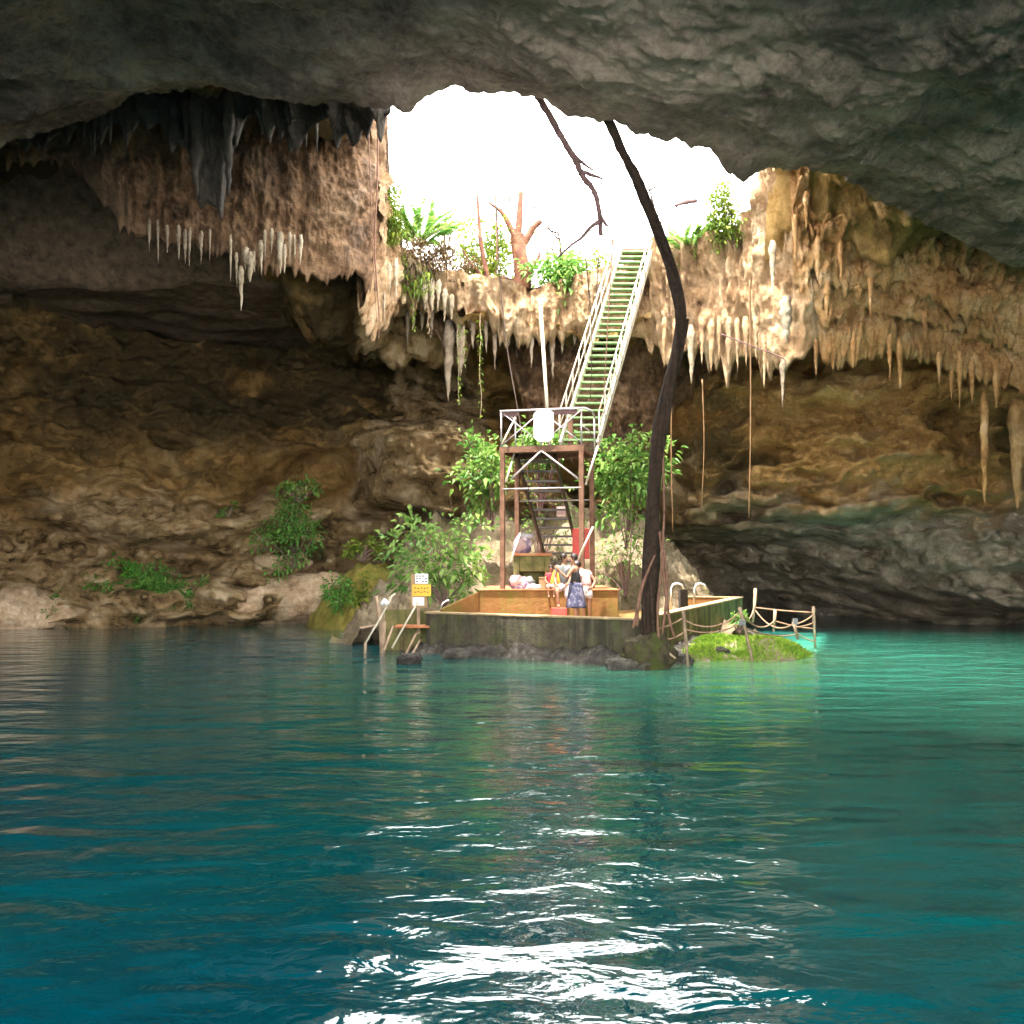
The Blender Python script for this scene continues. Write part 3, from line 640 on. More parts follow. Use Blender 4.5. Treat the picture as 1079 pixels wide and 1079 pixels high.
M['cloth_purple'] = simple('mauve_cloth', (0.21, 0.144, 0.216), 0.9, 0.3, 9, 0.006, col2=(0.6, 0.5, 0.5), thr=(0.5, 0.6))
M['card'] = simple('cardboard', (0.273, 0.1755, 0.091), 0.9, 0.15, 4, 0.003)
M['leaf_bright'] = leaf_mat('leaf_bright', (0.05, 0.15, 0.022), (0.30, 0.43, 0.10))
M['leaf_pale'] = leaf_mat('leaf_pale', (0.06, 0.16, 0.025), (0.36, 0.50, 0.13))
M['leaf_yellow'] = leaf_mat('leaf_yellow_green', (0.06, 0.12, 0.01), (0.26, 0.30, 0.03))
M['leaf_mid'] = leaf_mat('leaf_mid', (0.035, 0.13, 0.018), (0.20, 0.40, 0.07))
M['leaf_deep'] = leaf_mat('leaf_deep', (0.03, 0.16, 0.015), (0.16, 0.44, 0.05))
M['leaf_dry'] = leaf_mat('leaf_dry', (0.08, 0.045, 0.02), (0.2, 0.14, 0.055))
M['grass'] = leaf_mat('grass_blade', (0.10, 0.22, 0.015), (0.40, 0.52, 0.07))

M['moss_earth'] = simple('dark_mossy_earth', (0.05, 0.038, 0.022), 0.95, 0.6, 5, 0.06, col2=(0.05, 0.06, 0.012), thr=(0.48, 0.6))
# ------------------------------------------------------------------ concrete platform
A, B_, C_, D_ = Vector((-2.3, 26.8, 0)), Vector((2.95, 23.1, 0)), Vector((7.55, 33.0, 0)), Vector((2.5, 36.2, 0))
def offset_in(p, q, d):
    t = (q - p).normalized(); return Vector((-t.y, t.x, 0)) * d
plat = empty('concrete_platform', 'stained concrete platform with low walls standing in the pool under the stairs', 'platform')
def wallpiece(name, p, q, zp, zq, th, mat, parent, zbot=-0.8, cap=True, capmat=None):
    n = offset_in(p, q, th)
    m = MB(); m.prism([(p.x, p.y, zp), (q.x, q.y, zq), (q.x + n.x, q.y + n.y, zq), (p.x + n.x, p.y + n.y, zp)], zbot, 0)
    o = m.build(name, mat, parent, bevel=0.02)
    if cap:
        t = (q - p).normalized() * 0.02; k = n.normalized() * 0.025
        p2, q2 = p - t - k, q + t - k; n2 = n + 2 * k
        c = MB(); b0 = []
        for zz in (0.002, 0.05):
            for s_, z_ in ((p2, zp), (q2, zq), (q2 + n2, zq), (p2 + n2, zp)): c.v.append(Vector((s_.x, s_.y, z_ + zz)))
        c.f = [(3, 2, 1, 0), (4, 5, 6, 7), (0, 1, 5, 4), (1, 2, 6, 5), (2, 3, 7, 6), (3, 0, 4, 7)]
        c.build('cap', capmat or M['conc_cap'], o, bevel=0.012)
    return o
wallpiece('front_wall', A, B_, 1.03, 1.03, 0.26, M['conc_dark'], plat)
tB = (C_ - B_).normalized() * 0.30
wallpiece('side_wall', B_ + tB, C_, 1.03, 1.26, 0.26, M['conc_side'], plat)
wallpiece('back_wall', C_ + offset_in(B_, C_, 0.30), D_, 1.26, 1.26, 0.26, M['conc_ochre'], plat)
wallpiece('side_wall', D_, A + Vector((0.1, 0.3, 0)), 1.2, 1.02, 0.26, M['conc_side'], plat)
m = MB(); i1 = A + Vector((0.2, 0.2, 0)); m.prism([(A.x + .35, A.y + .25, .86), (B_.x - .05, B_.y + .45, .86), (C_.x - .4, C_.y - .05, .9), (D_.x, D_.y - .4, .9)], -0.5, 0)
m.build('deck', M['conc_ochre'], plat)
m = MB(); m.prism([(-0.9, 27.6, 1.62), (2.9, 27.5, 1.62), (3.1, 34.5, 1.62), (-0.7, 34.5, 1.62)], 0.7, 0)
te = m.build('terrace', M['conc_ochre'], plat, bevel=0.03)
m = MB(); m.prism([(-0.93, 27.55), (2.93, 27.45), (3.13, 34.5), (-0.73, 34.5)], 1.623, 1.66); m.build('terrace_top', M['conc_red'], te, bevel=0.01)
m = MB(); m.prism([(-1.86, 26.93, 1.14), (-0.905, 27.58, 1.60), (-0.905, 27.9, 1.60), (-1.95, 27.2, 1.14)], 0.6, 0); m.build('ramp_wall', M['conc_ochre'], plat, bevel=0.02)
# block with a dark opening under it
m = MB(); m.box((0.12, 28.95, 2.13), (0.16, 0.9, 0.9)); m.box((1.0, 28.95, 2.13), (0.16, 0.9, 0.9)); m.box((0.56, 29.2, 2.13), (0.715, 0.3, 0.9)); m.box((0.56, 28.6, 2.36), (0.715, 0.2, 0.44))
bl = m.build('pedestal', M['conc_side'], plat, bevel=0.02)
m = MB(); m.box((0.56, 28.95, 2.625), (1.14, 1.0, 0.08)); m.build('slab', M['conc_red'], bl, bevel=0.015)

boulder(684, 690, 22.6, 1.0, .7, .85, 51, M['moss_earth'], 'dark mossy earth bank at the foot of the big dark root')
boulder(669, 696, 22.7, .6, .5, .5, 52, M['moss_earth'], 'small mossy rock left of the foot of the big dark root')
# waterline rubble round the platform
def rub(x, y):
    z = -1.0 + 0 * x
    for (p, q, wd, h) in ((A, B_, 0.75, 0.95), (B_, C_, 0.9, 0.95)):
        d = q - p; t = np.clip(((x - p.x) * d.x + (y - p.y) * d.y) / d.length_squared, 0, 1)
        dist = np.hypot(x - p.x - t * d.x, y - p.y - t * d.y); z = np.maximum(z, -1.0 + (h + 0.2) * np.clip(1 - dist / (wd * 2.2), 0, 1))
    return z
patch('rubble', -3.6, 9.5, 21.6, 34, rub, M['rubble'], 'dark rubble at the waterline round the platform', step=0.05, amp=0.13, sc=3.2)
rs = random.Random(5)
for k, (px, py, sx, lab) in enumerate([(676, 702, .7, 'grey rock at the water beside the foot of the big root'), (700, 697, .5, 'small pale stone at the water between root and grass'), (655, 703, .6, 'dark wet rock below the right end of the platform front'),
        (718, 698, .55, 'light grey stone at the front edge of the grass mound'), (757, 692, .6, 'pale rock in the water in front of the grass mound'), (806, 680, .9, 'dark jagged rock at the right end of the grass mound'), (786, 684, .4, 'small brown rock under the leaning fence stick'), (480, 692, .6, 'dark rock at the water under the left part of the platform wall'), (432, 697, .55, 'wet brown rock under the swimming steps')]):
    p = PZ(px, py, 0.04); boulder(px, py - 2, p.y, sx, sx * .8, sx * .5, 20 + k, M['rubble'], lab)

# ------------------------------------------------------------------ stair tower
r_ = Vector((0.970, -0.242, 0)); b_ = Vector((0.242, 0.970, 0)); FL = Vector((-0.26, 27.8, 0)); TW, TD = 2.22, 1.7
DZ = 5.60
tower = empty('stair_tower', 'rusty steel stair tower with a railed deck on the concrete platform', 'tower')
for u, v in ((0, 0), (TW, 0), (0, TD), (TW, TD)):
    p = FL + r_ * u + b_ * v; m = MB(); m.box((p.x, p.y, (1.5 + DZ - 0.1) / 2), (0.13, 0.13, DZ - 0.1 - 1.5), yaw=-R(14)); m.build('post', M['rust'], tower, bevel=0.008)
def TP(u, v, z): p = FL + r_ * u + b_ * v; return Vector((p.x, p.y, z))
m = MB(); m.box(TP(TW / 2, TD / 2, DZ - 0.02), (TW + .12, TD + .1, .05), yaw=-R(14)); dk = m.build('deck', M['dark_steel'], tower)
m = MB()
for v in (-0.02, TD + .02): m.bar(TP(-.08, v, DZ - .09), TP(TW + .08, v, DZ - .09), .07, .16)
for u in (-.05, TW + .05): m.bar(TP(u, .03, DZ - .09), TP(u, TD - .03, DZ - .09), .06, .14)
m.build('deck_beam', M['rust'], tower)
# railing
m = MB()
m.tube([TP(-.08, 0, DZ + 1.0), TP(TW + .1, 0, DZ + 1.0), TP(TW + .25, .3, DZ + .95), TP(TW + .1, TD, DZ + .98)], .03)
m.tube([TP(-.05, 0, DZ + 1.0), TP(-.05, TD, DZ + 1.0)], .028)
for u in (-.04, TW / 2, TW): m.tube([TP(u, 0, DZ), TP(u, 0, DZ + 1.0)], .022)
for u, v in ((-.05, TD), (TW + .08, TD)): m.tube([TP(u, v, DZ), TP(u, v, DZ + 1.0)], .022)
for a0, a1 in ((0, TW / 2), (TW / 2, TW)):
    m.tube([TP(a0, -.03, DZ + .06), TP(a1, -.03, DZ + .94)], .017); m.tube([TP(a0, .02, DZ + .94), TP(a1, .02, DZ + .06)], .017)
m.tube([TP(TW + .05, .0, DZ + .5), TP(TW + .05, TD, DZ + .5)], .017)
m.build('railing', M['grey_pipe'], tower, smooth=True)
for u0, u1 in ((-.1, .42), (1.28, TW - .12)):
    m = MB(); m.bar(TP(u0, .05, DZ + .93), TP(u1, .05, DZ + .93), .05, .16); m.build('rail_panel', M['twig'], tower, bevel=0.02)
# braces
for p, q, k in ((TP(TW / 2, -.04, DZ - .14), TP(.25, -.02, 4.7), .028), (TP(TW / 2, -.04, DZ - .14), TP(TW - .03, -.02, 4.62), .028), (TP(.02, -.05, 4.42), TP(TW, -.05, 4.42), .022), (TP(.02, TD, 4.2), TP(TW, TD, 4.2), .02)):
    m = MB(); m.tube([p, q], k); m.build('brace', M['grey_pipe'], tower, smooth=True)
for a, b in (((543, 440), (529, 468)), ((542, 478), (533, 508)), ((548, 562), (538, 592)), ((625, 555), (608.5, 590)), ((630, 470), (617, 511))):
    m = MB(); m.tube([P(*a, 27.9 if a[0] < 600 else 27.0), P(*b, 27.5 if a[0] < 600 else 26.95)], .03); m.build('brace', M['cream_pipe'], tower, smooth=True)
m = MB(); c = P(573, 448, 27.3); hw, hh = .28, .44
pts = [(-hw, -hh + .12), (-hw + .13, -hh), (hw - .13, -hh), (hw, -hh + .12), (hw, hh - .1), (hw - .12, hh), (-hw + .12, hh), (-hw, hh - .1)]
for dy in (0, .03):
    for x, z in pts: m.v.append(c + r_ * x + Vector((0, dy, z)) + Vector((0, .08, 0)))
n = 8; m.f = [tuple(range(n)), tuple(range(2 * n - 1, n - 1, -1))] + [(k, k + n, (k + 1) % n + n, (k + 1) % n) for k in range(n)]
o = m.build('board', M['white'], tower); o['label'] = 'white eight sided board hung on the front railing'
m = MB(); m.box(TP(1.62, TD - .1, DZ + .5), (.13, .13, 1.0), yaw=-R(14)); m.build('post', M['rust'], tower)
# lower flight, seen from behind and below
T0 = Vector((0.83, 29.55, 5.08)); LD = (b_ * 3.5 + Vector((0, 0, -2.62)))
nst = 13
for k in range(-1, nst):
    p = T0 + LD * (k / 10.0)
    if p.z < 1.7: break
    m = MB(); m.box(p, (1.02, .26, .06)); m.build('tread', M['dark_steel'], tower)
pe = T0 + LD * 1.3; ps = T0 + LD * -0.17
for sx in (-.55, .55):
    m = MB(); m.bar(ps + Vector((sx, 0, -.03)), pe + Vector((sx, 0, -.03)), .06, .17); m.build('stringer', M['dark_steel'], tower)
m = MB(); m.box(T0 + LD * .42 + Vector((.32, -.15, 0)), (.27, .03, .3)); m.build('plate', M['cloth_pink'], tower)

# upper staircase
stairs = empty('metal_staircase', 'long steep metal staircase with green treads and cream rails climbing to the sky opening', 'staircase')
U0 = P(610.5, 468, 28.9); U1 = P(671.5, 263, 35.0); UD = U1 - U0; WX = .54
nt_ = 31
for k in range(nt_):
    p = U0 + UD * ((k + .5) / nt_); m = MB(); m.box(p, (2 * WX - .07, .27, .05)); m.build('tread', M['tread'], stairs)
for sx in (-WX, WX):
    m = MB(); m.bar(U0 + Vector((sx, 0, 0)), U1 + Vector((sx, 0, 0)), .06, .2); m.build('stringer', M['cream_pipe'], stairs)
    m = MB(); s2 = sx * 1.06
    for h in (.95, .5): m.tube([U0 + Vector((s2, 0, h)), U1 + Vector((s2, 0, h))], .024 if h > .6 else .018)
    for k in range(12): q = U0 + UD * (k / 11.0); m.tube([q + Vector((s2, 0, .05)), q + Vector((s2, 0, .95))], .02)
    m.build('handrail', M['cream_pipe'], stairs, smooth=True)
m = MB(); m.box(U1 + Vector((.05, .45, -.03)), (1.25, .9, .16)); m.build('landing', M['rust'], stairs)

m = MB(); m.tube([TP(.98, TD + .05, DZ), P(569.5, 323, 29.6)], [.055, .05], 10)
tag(m.build('pole', M['cream_pipe'], smooth=True), 'tall pale pole standing behind the white board on the stair tower', 'pole')

# red board behind the tower
m = MB(); m.box(P(612, 573, 29.6), (.5, .06, .9), yaw=-R(14)); m.box(P(612, 573, 29.57), (.07, .09, .9), yaw=-R(14))
tag(m.build('red_board', M['red'], bevel=0.02), 'red board standing behind the right posts of the stair tower', 'board')

# ------------------------------------------------------------------ sign and swimming steps on the left
sg = empty('notice_sign', 'wooden notice board with yellow panel and white notes at the left end of the platform', 'sign')
def signbox(name, x0, x1, y0, y1, Y, th, mat, par):
    a, b = P(x0, y0, Y), P(x1, y1, Y); m = MB(); m.box(((a.x + b.x) / 2, Y, (a.z + b.z) / 2), (abs(b.x - a.x), th, abs(a.z - b.z))); return m.build(name, mat, par)
signbox('back_board', 433, 450, 605, 640, 27.0, .05, M['card'], sg)
yp = signbox('yellow_panel', 434.5, 454, 616, 628, 26.94, .03, M['yellow'], sg)
wp = signbox('white_note', 437.5, 451, 604.5, 615, 26.94, .03, M['white'], sg)
wp2 = signbox('white_note', 435, 447, 629.5, 638, 26.93, .03, M['white'], sg)
m = MB()
for rx in range(4):
    for rz in range(3):
        if (rx + rz) % 4 != 3:
            p = P(439.3 + rx * 3.2, 607 + rz * 2.9, 26.915); m.box(p, (.055, .012, .028))
m.build('lettering', M['ink'], wp)
m = MB()
for rx in range(5): m.box(P(437.5 + rx * 3.3, 619.5 + (rx % 2) * .5, 26.915), (.05, .012, .03)); m.box(P(437.5 + rx * 3.3, 624 - (rx % 2) * .4, 26.915), (.06, .012, .025))
m.build('lettering', M['rust'], yp)
m = MB(); m.bar(P(441, 640, 27), P(441, 668, 27), .08, .08, up=Vector((0, 1, 0))); m.build('post', M['wood'], sg)

ld = empty('swimming_steps', 'wooden swimming steps with pale handrails descending from the left end of the platform', 'steps')
a, b = P(420, 660, 26.9), P(450, 662, 26.9)
m = MB(); m.box(((a.x + b.x) / 2, 27.0, a.z), (b.x - a.x + .15, .7, .06)); m.build('landing', M['conc_red'], ld, bevel=.01)
m = MB(); p, q = P(406, 640, 27.6), P(433, 637, 27.6); m.box(((p.x + q.x) / 2, 27.65, .45), (q.x - p.x, .12, 1.3)); m.build('back_panel', M['conc_side'], ld)
m = MB(); p, q = P(434, 637, 27.3), P(449, 637, 27.3); m.box(((p.x + q.x) / 2, 27.35, .45), (q.x - p.x, .12, 1.3)); m.build('back_panel', M['conc_side'], ld)
for pts in ([(416, 626), (413, 628), (408, 638), (398, 656), (385, 678)], [(440, 634), (436, 642), (428, 656), (413, 683)], ):
    m = MB(); m.tube([P(x, y, 26.7 - k * .12) for k, (x, y) in enumerate(pts)], .026); m.build('handrail', M['cream_pipe'], ld, smooth=True)
for pts in ([(414, 660), (405, 685)], [(441, 663), (422, 700)], [(444, 672), (434, 690)]):
    m = MB(); m.tube([P(*pts[0], 26.8), P(*pts[1], 26.0)], .03); m.build('stringer', M['wood'], ld, smooth=True)
for k, (pts, rr) in enumerate([([(396, 628), (401, 655), (402, 690)], .05), ([(404, 655), (403, 700)], .07), ([(385, 676), (384, 705)], .04)]):
    m = MB(); m.tube([P(x, y, 26.6) for x, y in pts], rr); m.build('post', M['wood'], ld, smooth=True)
m = MB(); m.tube([P(380, 662, 26.6), P(405, 657, 26.6)], .03); m.build('crossbar', M['wood'], ld)
m = MB(); m.tube([P(463, 642, 26.6), P(467, 635, 26.6), P(471, 632.5, 26.6), P(474, 633, 26.6)], .03)
tag(m.build('bent_handrail', M['steel'], smooth=True), 'short bent metal handle rising from the left end of the platform wall', 'handrail')
m = MB(); m.tube([P(402, 637, 26.4), P(405, 633, 26.4), P(409, 637, 26.4)], .07)
tag(m.build('rope_float', M['white'], smooth=True), 'small white float tied to the swimming steps handrail', 'float')

# pool ladder on the right
pl = empty('pool_ladder', 'steel pool ladder with two curved rails on the right wall of the platform', 'ladder')
for x, Y in ((707, 28.3), (731.5, 30.0)):
    t0 = P(x, 616, Y)
    m = MB(); m.tube([Vector((t0.x - .02, Y, .9)), Vector((t0.x, Y, t0.z - .1)), Vector((t0.x + .05, Y, t0.z)), Vector((t0.x + .18, Y, t0.z + .04)), Vector((t0.x + .3, Y, t0.z)), Vector((t0.x + .36, Y, t0.z - .12))], .032)
    m.build('rail', M['steel'], pl, smooth=True)
m = MB(); m.box(P(720, 637, 29.3), (.62, .06, .85), yaw=R(60)); m.build('panel', M['dark_steel'], pl)

# ------------------------------------------------------------------ grass mound and rope fence
def gm(x, y):
    d = ((x - 6.0) / 2.3) ** 2 + ((y - 26.2) / 2.5) ** 2
    d2 = ((x - 4.3) / 1.0) ** 2 + ((y - 24.6) / 1.1) ** 2
    return -0.5 + (0.84 + .16 * np.sin(x * 3.1 + y) * np.sin(y * 2.3)) * np.clip(1 - d, -1, 1) * (np.clip(1 - d, 0, 1) ** -0.45 if False else 1) * 1.0 + 0.35 * np.clip(1 - d2, 0, 1)
patch('grass_mound', 3.3, 8.6, 23.2, 29.2, gm, M['mound'], 'small earth mound in the pool beside the platform', step=.05, amp=.07, sc=2)
def leaves(P0, D, L, Wd, droop=0.25, fold=0.25, rs=None):
    n = len(P0); D = D / np.linalg.norm(D, axis=1)[:, None]
    up = np.array([0, 0, 1.]) + rs.randn(n, 3) * .35
    X = np.cross(D, up); X /= np.linalg.norm(X, axis=1)[:, None] + 1e-6; N = np.cross(X, D)
    L = L[:, None]; Wd = Wd[:, None]
    mid = P0 + D * L * .5 - [0, 0, 0] * L; tip = P0 + D * L + np.array([0, 0, -1.]) * L * droop
    l = mid + X * Wd * .5 + N * Wd * fold; r = mid - X * Wd * .5 + N * Wd * fold
    q1 = P0 + D * L * .15; V = np.stack([q1, l, tip, r, mid - np.array([0, 0, 1.]) * L * droop * .3], 1).reshape(-1, 3)
    a = np.arange(n)[:, None] * 5
    Fq = np.concatenate([a + [[0, 4, 2, 1]], a + [[0, 3, 2, 4]]], 0)
    return V, Fq
def grass(name, label, zf, xr, yr, n, hgt, mat, seed=2, thr=None, lean=.35):
    rs = np.random.RandomState(seed); x = rs.uniform(*xr, n); y = rs.uniform(*yr, n)
    z = zf(x, y); k = z > (0.04 if thr is None else thr); k &= fbm(np.stack([x * 1.6, y * 1.6, x * 0], -1), 3) > rs.uniform(-.75, .05, len(x)); x, y, z = x[k], y[k], z[k]; n = len(x)
    D = np.stack([rs.randn(n) * lean, rs.randn(n) * lean, np.ones(n)], -1)
    V, Fq = leaves(np.stack([x, y, z], -1), D, hgt * rs.uniform(.4, 1, n), np.full(n, .022) * rs.uniform(.7, 1.5, n), .35, .2, rs)
    o = mesh_np(name, V, Fq, mat, smooth=False); return tag(o, label, 'grass', kind='stuff')
grass('grass', 'bright green grass on the mound right of the platform', gm, (3.4, 8.4), (23.3, 28.8), 34000, .36, M['grass'], thr=-.12)

fence = empty('rope_fence', 'crooked stick and rope fence round the grass mound in the water', 'fence')
FP = {'a': [(720, 643), (722, 668), (725, 702)], 'b': [(779, 640), (785, 662), (793, 697)], 'c': [(796, 620), (795, 640), (793, 656)], 'd': [(817, 642), (815, 666)], 'e': [(857, 639), (858, 660), (859, 683)], 'f': [(836, 655), (841, 674)]}
FY = {'a': 22.9, 'b': 24.0, 'c': 28.6, 'd': 28.0, 'e': 28.0, 'f': 27.2}
for k in FP:
    m = MB(); m.tube([P(x, y, FY[k]) for x, y in FP[k]], [.045, .04, .035][:len(FP[k])], 7, wob=.1); m.build('post', M['wood_pale'] if k in 'ce' else M['wood'], fence, smooth=True)
def fp(k, t):
    pts = [P(x, y, FY[k]) for x, y in FP[k]]; s = t * (len(pts) - 1); i = min(int(s), len(pts) - 2); return pts[i].lerp(pts[i + 1], s - i)
def rope(p, q, sag, mat=None, rad=.018, name='rope', par=None):
    pts = [p.lerp(q, t / 10) - Vector((0, 0, sag * 4 * (t / 10) * (1 - t / 10))) for t in range(11)]
    m = MB(); m.tube(pts, rad, 6); return m.build(name, mat or M['rope'], par, smooth=True)
rootp = P(684, 664, 22.7)
for p, q, s in ((rootp, fp('a', .15), .06), (rootp + Vector((0, 0, -.15)), fp('a', .45), .12), (fp('a', .2), fp('b', .1), .25), (fp('a', .4), fp('b', .35), .15), (fp('b', .0), fp('c', .45), .35), (fp('c', .5), fp('e', .15), .02), (fp('c', .55), fp('f', .1), .3), (fp('f', .15), fp('e', .2), .05),
                (fp('b', .15), fp('d', .5), .25), (fp('d', .5), fp('e', .55), .04), (fp('f', .6), fp('e', .85), .04), (fp('f', .3), fp('e', .4), .03), (fp('b', .5), fp('f', .7), .1)):
    rope(p, q, s, par=fence)
m = MB(); m.box(P(782, 656, 23.9), (.15, .03, .13)); m.build('tag', M['cloth_grey'], fence)
m = MB(); m.box(P(838, 655, 27.1), (.13, .05, .16), yaw=.4); m.build('tag', M['cloth_grey'], fence)
m = MB(); m.tube([P(688, 672, 22.6), P(700, 684, 22.4), P(712, 694, 22.3)], [.04, .035, .025], 6); tag(m.build('driftwood_stick', M['wood_pale'], smooth=True), 'pale broken stick leaning on the stones beside the big root', 'stick')

# ------------------------------------------------------------------ roots, branches, vines
def spline(pts, n=10):
    out = []; N = len(pts)
    for k in range(N - 1):
        p0, p1, p2, p3 = pts[max(k - 1, 0)], pts[k], pts[k + 1], pts[min(k + 2, N - 1)]
        for j in range(n):
            t = j / n; out.append(.5 * ((2 * p1) + (p2 - p0) * t + (2 * p0 - 5 * p1 + 4 * p2 - p3) * t * t + (3 * p1 - p0 - 3 * p2 + p3) * t ** 3))
    out.append(pts[-1]); return out
random.seed(11)
rt = empty('hanging_root', 'thick dark twisted tree root hanging from the ceiling edge down to the platform corner', 'tree root')
RP = [(630, 112, 16, 21.2), (645, 135, 17, 21.2), (660, 168, 18, 21.3), (676, 200, 18, 21.5), (694, 246, 18, 21.7), (709, 290, 18, 21.9), (717, 326, 17, 22.0), (714, 366, 18, 22.2), (704, 410, 19, 22.3), (696, 455, 18, 22.4), (690, 500, 19, 22.5), (687, 545, 22, 22.6), (685, 590, 23, 22.7), (684, 630, 22, 22.7), (683, 668, 24, 22.7), (684, 688, 22, 22.7)]
pts = spline([P(x, y, Y) for x, y, wd, Y in RP], 8); wid = np.interp(np.arange(len(pts)) / 8.0, range(len(RP)), [wd * Y / F / 2 * .68 for x, y, wd, Y in RP])
m = MB(); m.tube([p + Vector((math.sin(k * .42) * .012, math.cos(k * .5) * .012, 0)) for k, p in enumerate(pts)], [wv * (.86 + .12 * math.sin(k * .33)) for k, wv in enumerate(wid)], 12, wob=.10); m.build('main_strand', M['root'], rt, smooth=True)
def strand(offx, r0, k0, k1, ph, tw=.16):
    q = []
    for k in range(k0, k1):
        a = ph + k * tw; q.append(pts[k] + Vector((math.cos(a) * wid[k] * .85 + offx * (k - k0) / (k1 - k0), math.sin(a) * wid[k] * .85 - .02, 0)))
    m = MB(); m.tube(q, [r0 * (1 if k < len(q) - 6 else .8) * random.uniform(.9, 1.1) for k in range(len(q))], 8, wob=.08); m.build('strand', M['root'], rt, smooth=True)
for a_ in range(6): strand(0, .022 + .006 * (a_ % 3), 8 + a_ * 5, len(pts), a_ * 1.05, .05 + .012 * (a_ % 4))
strand(0, .085, 50, len(pts), 0, .13); strand(0, .065, 62, len(pts), 2.2, .1); strand(.12, .06, 74, len(pts), .3, .04); strand(0, .05, 40, 100, 4, .12)
for path in ([(700, 540), (697, 600), (693, 640), (694, 672)], [(695, 560), (700, 610), (705, 650), (711, 672)], [(690, 585), (679, 612), (672, 640), (667, 662)], [(684, 600), (674, 625), (671, 660)], [(700, 580), (703, 620), (698, 668)], [(703, 425), (699, 470), (700, 540)]):
    m = MB(); m.tube(spline([P(x, y, 22.4) for x, y in path], 6), .03, 6, wob=.1); m.build('rootlet', M['root_red'], rt, smooth=True)

br = empty('dead_branch', 'bare purple brown dead branch dangling into the sky opening', 'branch')
bp = spline([P(x, y, 21.4) for x, y in [(566, 100), (577, 118), (592, 145), (607, 170), (614, 186), (625, 200), (631, 220), (633, 248)]], 6)
m = MB(); m.tube(bp, list(np.linspace(.085, .05, len(bp))), 8, wob=.18); m.build('limb', M['twig'], br, smooth=True)
for path in ([(612, 180), (622, 184), (631, 187), (635, 189)], [(632, 233), (622, 240), (613, 250), (600, 260), (588, 271)], [(600, 158), (612, 170), (626, 180)], [(631, 225), (638, 236), (641, 238)]):
    q = spline([P(x, y, 21.35) for x, y in path], 5); m = MB(); m.tube(q, list(np.linspace(.05, .02, len(q))), 7, wob=.15); m.build('twig', M['twig'], br, smooth=True)

def vine(path, Y, r, mat, label, group=None, name='hanging_root'):
    path = [(x + (random.uniform(-1.6, 1.6) if 0 < k < len(path) - 1 else 0), y) for k, (x, y) in enumerate(path)]
    q = spline([P(x, y, Y if not isinstance(Y, (list, tuple)) else Y[k]) for k, (x, y) in enumerate(path)], 7)
    m = MB(); m.tube(q, [r * random.uniform(.75, 1.2) * (1 - .6 * k / len(q)) for k, _ in enumerate(q)], 6, wob=.15)
    return tag(m.build(name, mat, smooth=True), label, 'hanging root', group)
vine([(790, 295), (791, 380), (790, 460), (789, 546)], 29.5, .03, M['straw'], 'long straw coloured root hanging straight down before the right wall')
vine([(740, 400), (741, 470), (739, 540)], 31, .022, M['straw'], 'thin short straw root hanging between the dark root and the long straw root')
vine([(708, 400), (708, 470), (709, 560)], 31, .025, M['straw'], 'thin pale root hanging close beside the thick dark root')
vine([(398, 105), (397, 180), (396, 260), (398, 330), (399, 358)], 30.0, .03, M['root_red'], 'frayed brown root running down the left edge of the opening')
vine([(388, 112), (391, 190), (394, 290), (397, 340)], 29.9, .018, M['root_red'], 'thin brown root beside the frayed root at the left edge of the opening')
vine([(523, 215), (528, 300), (536, 370), (548, 440), (556, 500), (557, 530)], [33, 33, 32, 30, 27.2, 27.1], .02, M['root'], 'thin dark cable sagging from the copper tree to the stair tower railing')
vine([(647, 200), (645, 260), (641, 340), (636, 420)], 27.5, .026, M['root_red'], 'straight brown root hanging before the upper stairs, right of the thinner ones')
vine([(616, 260), (619, 300), (623, 360), (622, 420)], 27.5, .022, M['root'], 'thin dark root hanging along the left rail of the upper stairs')
vine([(631, 270), (628, 315)], 27.5, .02, M['root'], 'short dark root dangling beside the top of the stairs left rail')
vine([(615, 160), (614, 205), (613, 220)], 22, .014, M['root'], 'short wispy root dangling in the sky beside the dead branch')
vine([(647, 150), (650, 160)], 21.3, .02, M['root_red'], 'tiny root tuft at the ceiling edge beside the thick dark root')
m = MB(); q = spline([P(x, y, 27.8) for x, y in [(760, 352), (785, 362), (812, 372), (826, 378)]], 5); m.tube(q, .018, 7, wob=.2); tag(m.build('stick', M['twig'], smooth=True), 'dry stick lodged across the right rim stalactites', 'stick')
m = MB(); q = spline([P(x, y, 30) for x, y in [(711, 217), (722, 213), (735, 211)]], 5); m.tube(q, [.05, .07, .05, .06, .07, .09, .08, .06, .07, .07, .04], 7, wob=.2); tag(m.build('stick', M['twig'], smooth=True), 'short brown branch end showing in the right part of the sky opening', 'stick')

